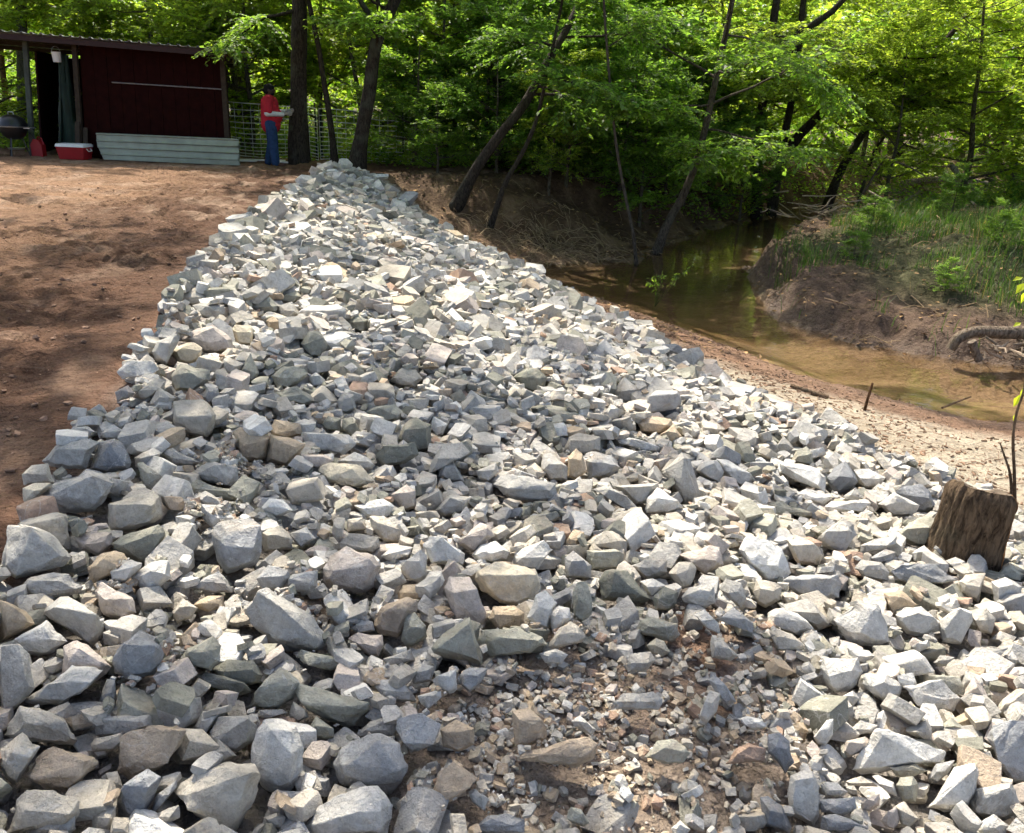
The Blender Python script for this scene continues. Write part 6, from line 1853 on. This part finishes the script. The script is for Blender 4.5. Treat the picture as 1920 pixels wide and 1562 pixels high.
# sapling with a few bright leaves beside the stump
bp_ = onz(1906, 940, -.75)
Ys = bp_[1]
sa = empty('sapling', (bp_[0], Ys, tz(bp_[0], Ys)), 'bare thin sapling with few yellow-green leaves beside the stump', 'sapling'); bpy.context.view_layer.update()
stems = [[(1908, 945), (1902, 880), (1898, 820), (1906, 770), (1922, 730), (1930, 640), (1925, 540), (1935, 450)], [(1906, 930), (1896, 890), (1885, 860), (1875, 830)]]
for k, stm in enumerate(stems):
    q = np.array([ony(a, c_, Ys + .02 * i) for i, (a, c_) in enumerate(stm)]); q[0][2] = tz(q[0][0], q[0][1]) - .03
    S, SRR = smooth_path(q, np.linspace(.011, .004, len(q)), 4)
    b = MB(); b.tube(S, SRR, 6, (.17, .12, .08, 1)); b.obj('stem', M_BARK, sa, 180)
for k, (a, c_, dx, dz, L) in enumerate(((1922, 530, -.6, -.75, .085), (1925, 545, -.3, -1, .08), (1918, 520, -.9, -.2, .07), (1930, 560, .3, -1, .08), (1915, 605, -.8, -.3, .06), (1912, 740, -.35, -1, .085), (1920, 725, -.1, -1, .08), (1905, 775, -.2, -1, .05))):
    b = MB(); plant_leaf(b, ony(a, c_, Ys + .1), (dx, -.25, dz), L, L * .55, (.30, .36, .04)); b.obj('leaf', M_LEAF, sa)
# slim weed standing in the shallow water
wp = onz(1228, 575, -1.2)
we = empty('weed', (wp[0], wp[1], -1.25), 'small leafy weed drooping at the muddy water edge', 'weed'); bpy.context.view_layer.update()
r = np.random.default_rng(8)
for k in range(7):
    tip = wp + [r.normal(.08, .14), r.normal(0, .1), r.uniform(.35, .62)]
    q = np.array([wp + (tip - wp) * t + [.06 * math.sin(t * 3), 0, .12 * math.sin(t * 3.1)] for t in np.linspace(0, 1, 6)])
    b = MB(); b.tube(q, np.linspace(.006, .002, 6), 4, (.12, .14, .04, 1)); stem_o = b.obj('stem', M_BARK, we)
    b = MB()
    n = 16
    t = r.uniform(.35, 1, n); base = np.array([np.array([np.interp(u * 5, np.arange(6), q[:, i]) for i in range(3)]) for u in t])
    ln = r.uniform(.05, .085, n)
    leaves_into(b, base, r.normal(0, 1, (n, 3)) + [0, 0, -.5], np.array([0, 0, 1.]) + r.normal(0, .4, (n, 3)), ln, ln * .4, leaf_cols(r, n, (.12, .19, .04)))
    b.obj('leaves', M_LEAF, we)
# logs and driftwood
def log(label, pts, r0, r1, col, name='log', sides=10, wob=.12, cat='log', group=None):
    S, SRR = smooth_path(np.array(pts, float), np.linspace(r0, r1, len(pts)), 4)
    b = MB(); b.tube(S, SRR, sides, (*col, 1), 0, True, wob, int(S[0][0] * 7) % 50)
    return tag(b.obj(name, M_BARK, None, 60), label, cat, group)
def pxl(pts, Y): return [ony(a, c_, Y + (d[0] if d else 0)) for a, c_, *d in pts]
log('thick grey log jutting from the bank over the water', pxl([(1782, 655), (1795, 632), (1830, 620), (1880, 625), (1960, 622), (2060, 615)], 9.95), .06, .09, (.24, .19, .14))
log('short stub of wood propping the jutting log', pxl([(1822, 640), (1828, 658), (1836, 676)], 9.75), .05, .045, (.28, .23, .18))
log('long fallen trunk lying across the grassy bank', pxl([(1560, 425), (1640, 418), (1720, 412), (1800, 404), (1878, 394)], 19.2), .07, .10, (.20, .16, .12))
log('broken sunlit white branch by the far creek', pxl([(1782, 308), (1795, 325), (1812, 345), (1835, 362)], 23), .075, .05, (.55, .50, .43))
log('pale fallen trunk at the far water edge', pxl([(1690, 345), (1740, 338), (1800, 334), (1850, 345)], 25), .10, .08, (.34, .28, .22))
log('dark dead branch slanting up from the driftwood', pxl([(1590, 410), (1620, 360), (1650, 310), (1662, 295)], 20.5), .04, .02, (.12, .09, .07))
log('thin dead branch crossing the driftwood', pxl([(1662, 298), (1700, 310), (1735, 330)], 20.4), .03, .015, (.2, .16, .12))
log('brown stick standing upright in the sand', [onz(1620, 775, -1.1), ony(1625, 755, onz(1620, 775, -1.1)[1]), ony(1636, 718, onz(1620, 775, -1.1)[1])], .016, .011, (.16, .09, .05), 'stick', 6, .1, 'stick')
s1 = onz(1765, 770, -1.22); s2 = onz(1818, 752, -1.2)
log('thin stick lying at the water line below the sand', [s1 + [0, 0, .03], s2 + [0, 0, .05]], .012, .008, (.2, .14, .09), 'stick', 6, .1, 'stick')
s1 = onz(1480, 735, -1.1); s2 = onz(1552, 752, -1.12)
log('stout brown stick half sunk in the sand', [[s1[0], s1[1], tz(s1[0], s1[1]) + .02], [s2[0], s2[1], tz(s2[0], s2[1]) + .02]], .03, .022, (.2, .14, .09), 'stick', 7, .12, 'stick')
dr, r = MB(), np.random.default_rng(21)
for i in range(260):
    u = r.random()
    if u < .45:
        c0 = ony(r.normal(1600, 75), r.normal(402, 18), 19.6 + r.normal(0, .5)); L = r.uniform(.3, 1.1)
    elif u < .56:
        c0 = ony(r.normal(1895, 35), r.normal(655, 12), 9.8 + r.normal(0, .15)); L = r.uniform(.1, .3)
    else:
        c0 = ony(r.normal(1760, 70), r.normal(370, 18), 23.5 + r.normal(0, .8)); L = r.uniform(.3, 1.2)
    c0[2] = max(c0[2], tz(c0[0], c0[1]) + .03)
    a = r.uniform(0, 6.28); d = np.array([math.cos(a), math.sin(a), r.normal(0, .25)]) * L / 2
    cc = np.array((.27, .21, .15)) * r.uniform(.4, 1.5)
    dr.tube([c0 - d, c0 + r.normal(0, .03, 3), c0 + d], np.array([.014, .011, .006]) * r.uniform(.6, 1.7), 5, (*cc, 1), 0)
tag(dr.obj('driftwood', M_TWIG), 'tangled dead sticks piled on the far bank and under the log', 'driftwood', kind='stuff')
# yellow strap end between the rocks
y0 = ground_hit(1706, 1345, .10)
D_ = (y0 - CAM) @ FWD
def ribbon(b, pts, wv, th_=.0016):
    pts = np.array(pts); wv = np.asarray(wv)
    nrm = -FWD
    m = len(pts)
    V = np.concatenate([pts - wv / 2, pts + wv / 2, pts - wv / 2 + FWD * th_, pts + wv / 2 + FWD * th_])
    b.add(V, quads=[(i, m + i, m + i + 1, i + 1) for i in range(m - 1)] + [(2 * m + i, 2 * m + i + 1, 3 * m + i + 1, 3 * m + i) for i in range(m - 1)])
def at_px(x, y, dd=0): return CAM + ray(x, y) * (D_ + dd)
ye = empty('strap', y0, 'yellow plastic strap end poking out between the rocks', 'strap'); bpy.context.view_layer.update()
def loop(b):
    ribbon(b, [at_px(1710, 1322, -.01), at_px(1713, 1332, -.02), at_px(1716, 1342, -.02), at_px(1716, 1350, -.01), at_px(1712, 1353, .0), at_px(1707, 1350, .005), at_px(1706, 1345, .0), at_px(1709, 1342, -.008)], RIGHT * .014 + UP * .002)
part('loop', loop, M_STRAP, ye, 60)
part('band', lambda b: ribbon(b, [at_px(1672, 1325, .04), at_px(1685, 1323, .02), at_px(1698, 1322, .0), at_px(1711, 1323, -.012)], UP * .006 + FWD * .008), M_STRAP, ye, 60)
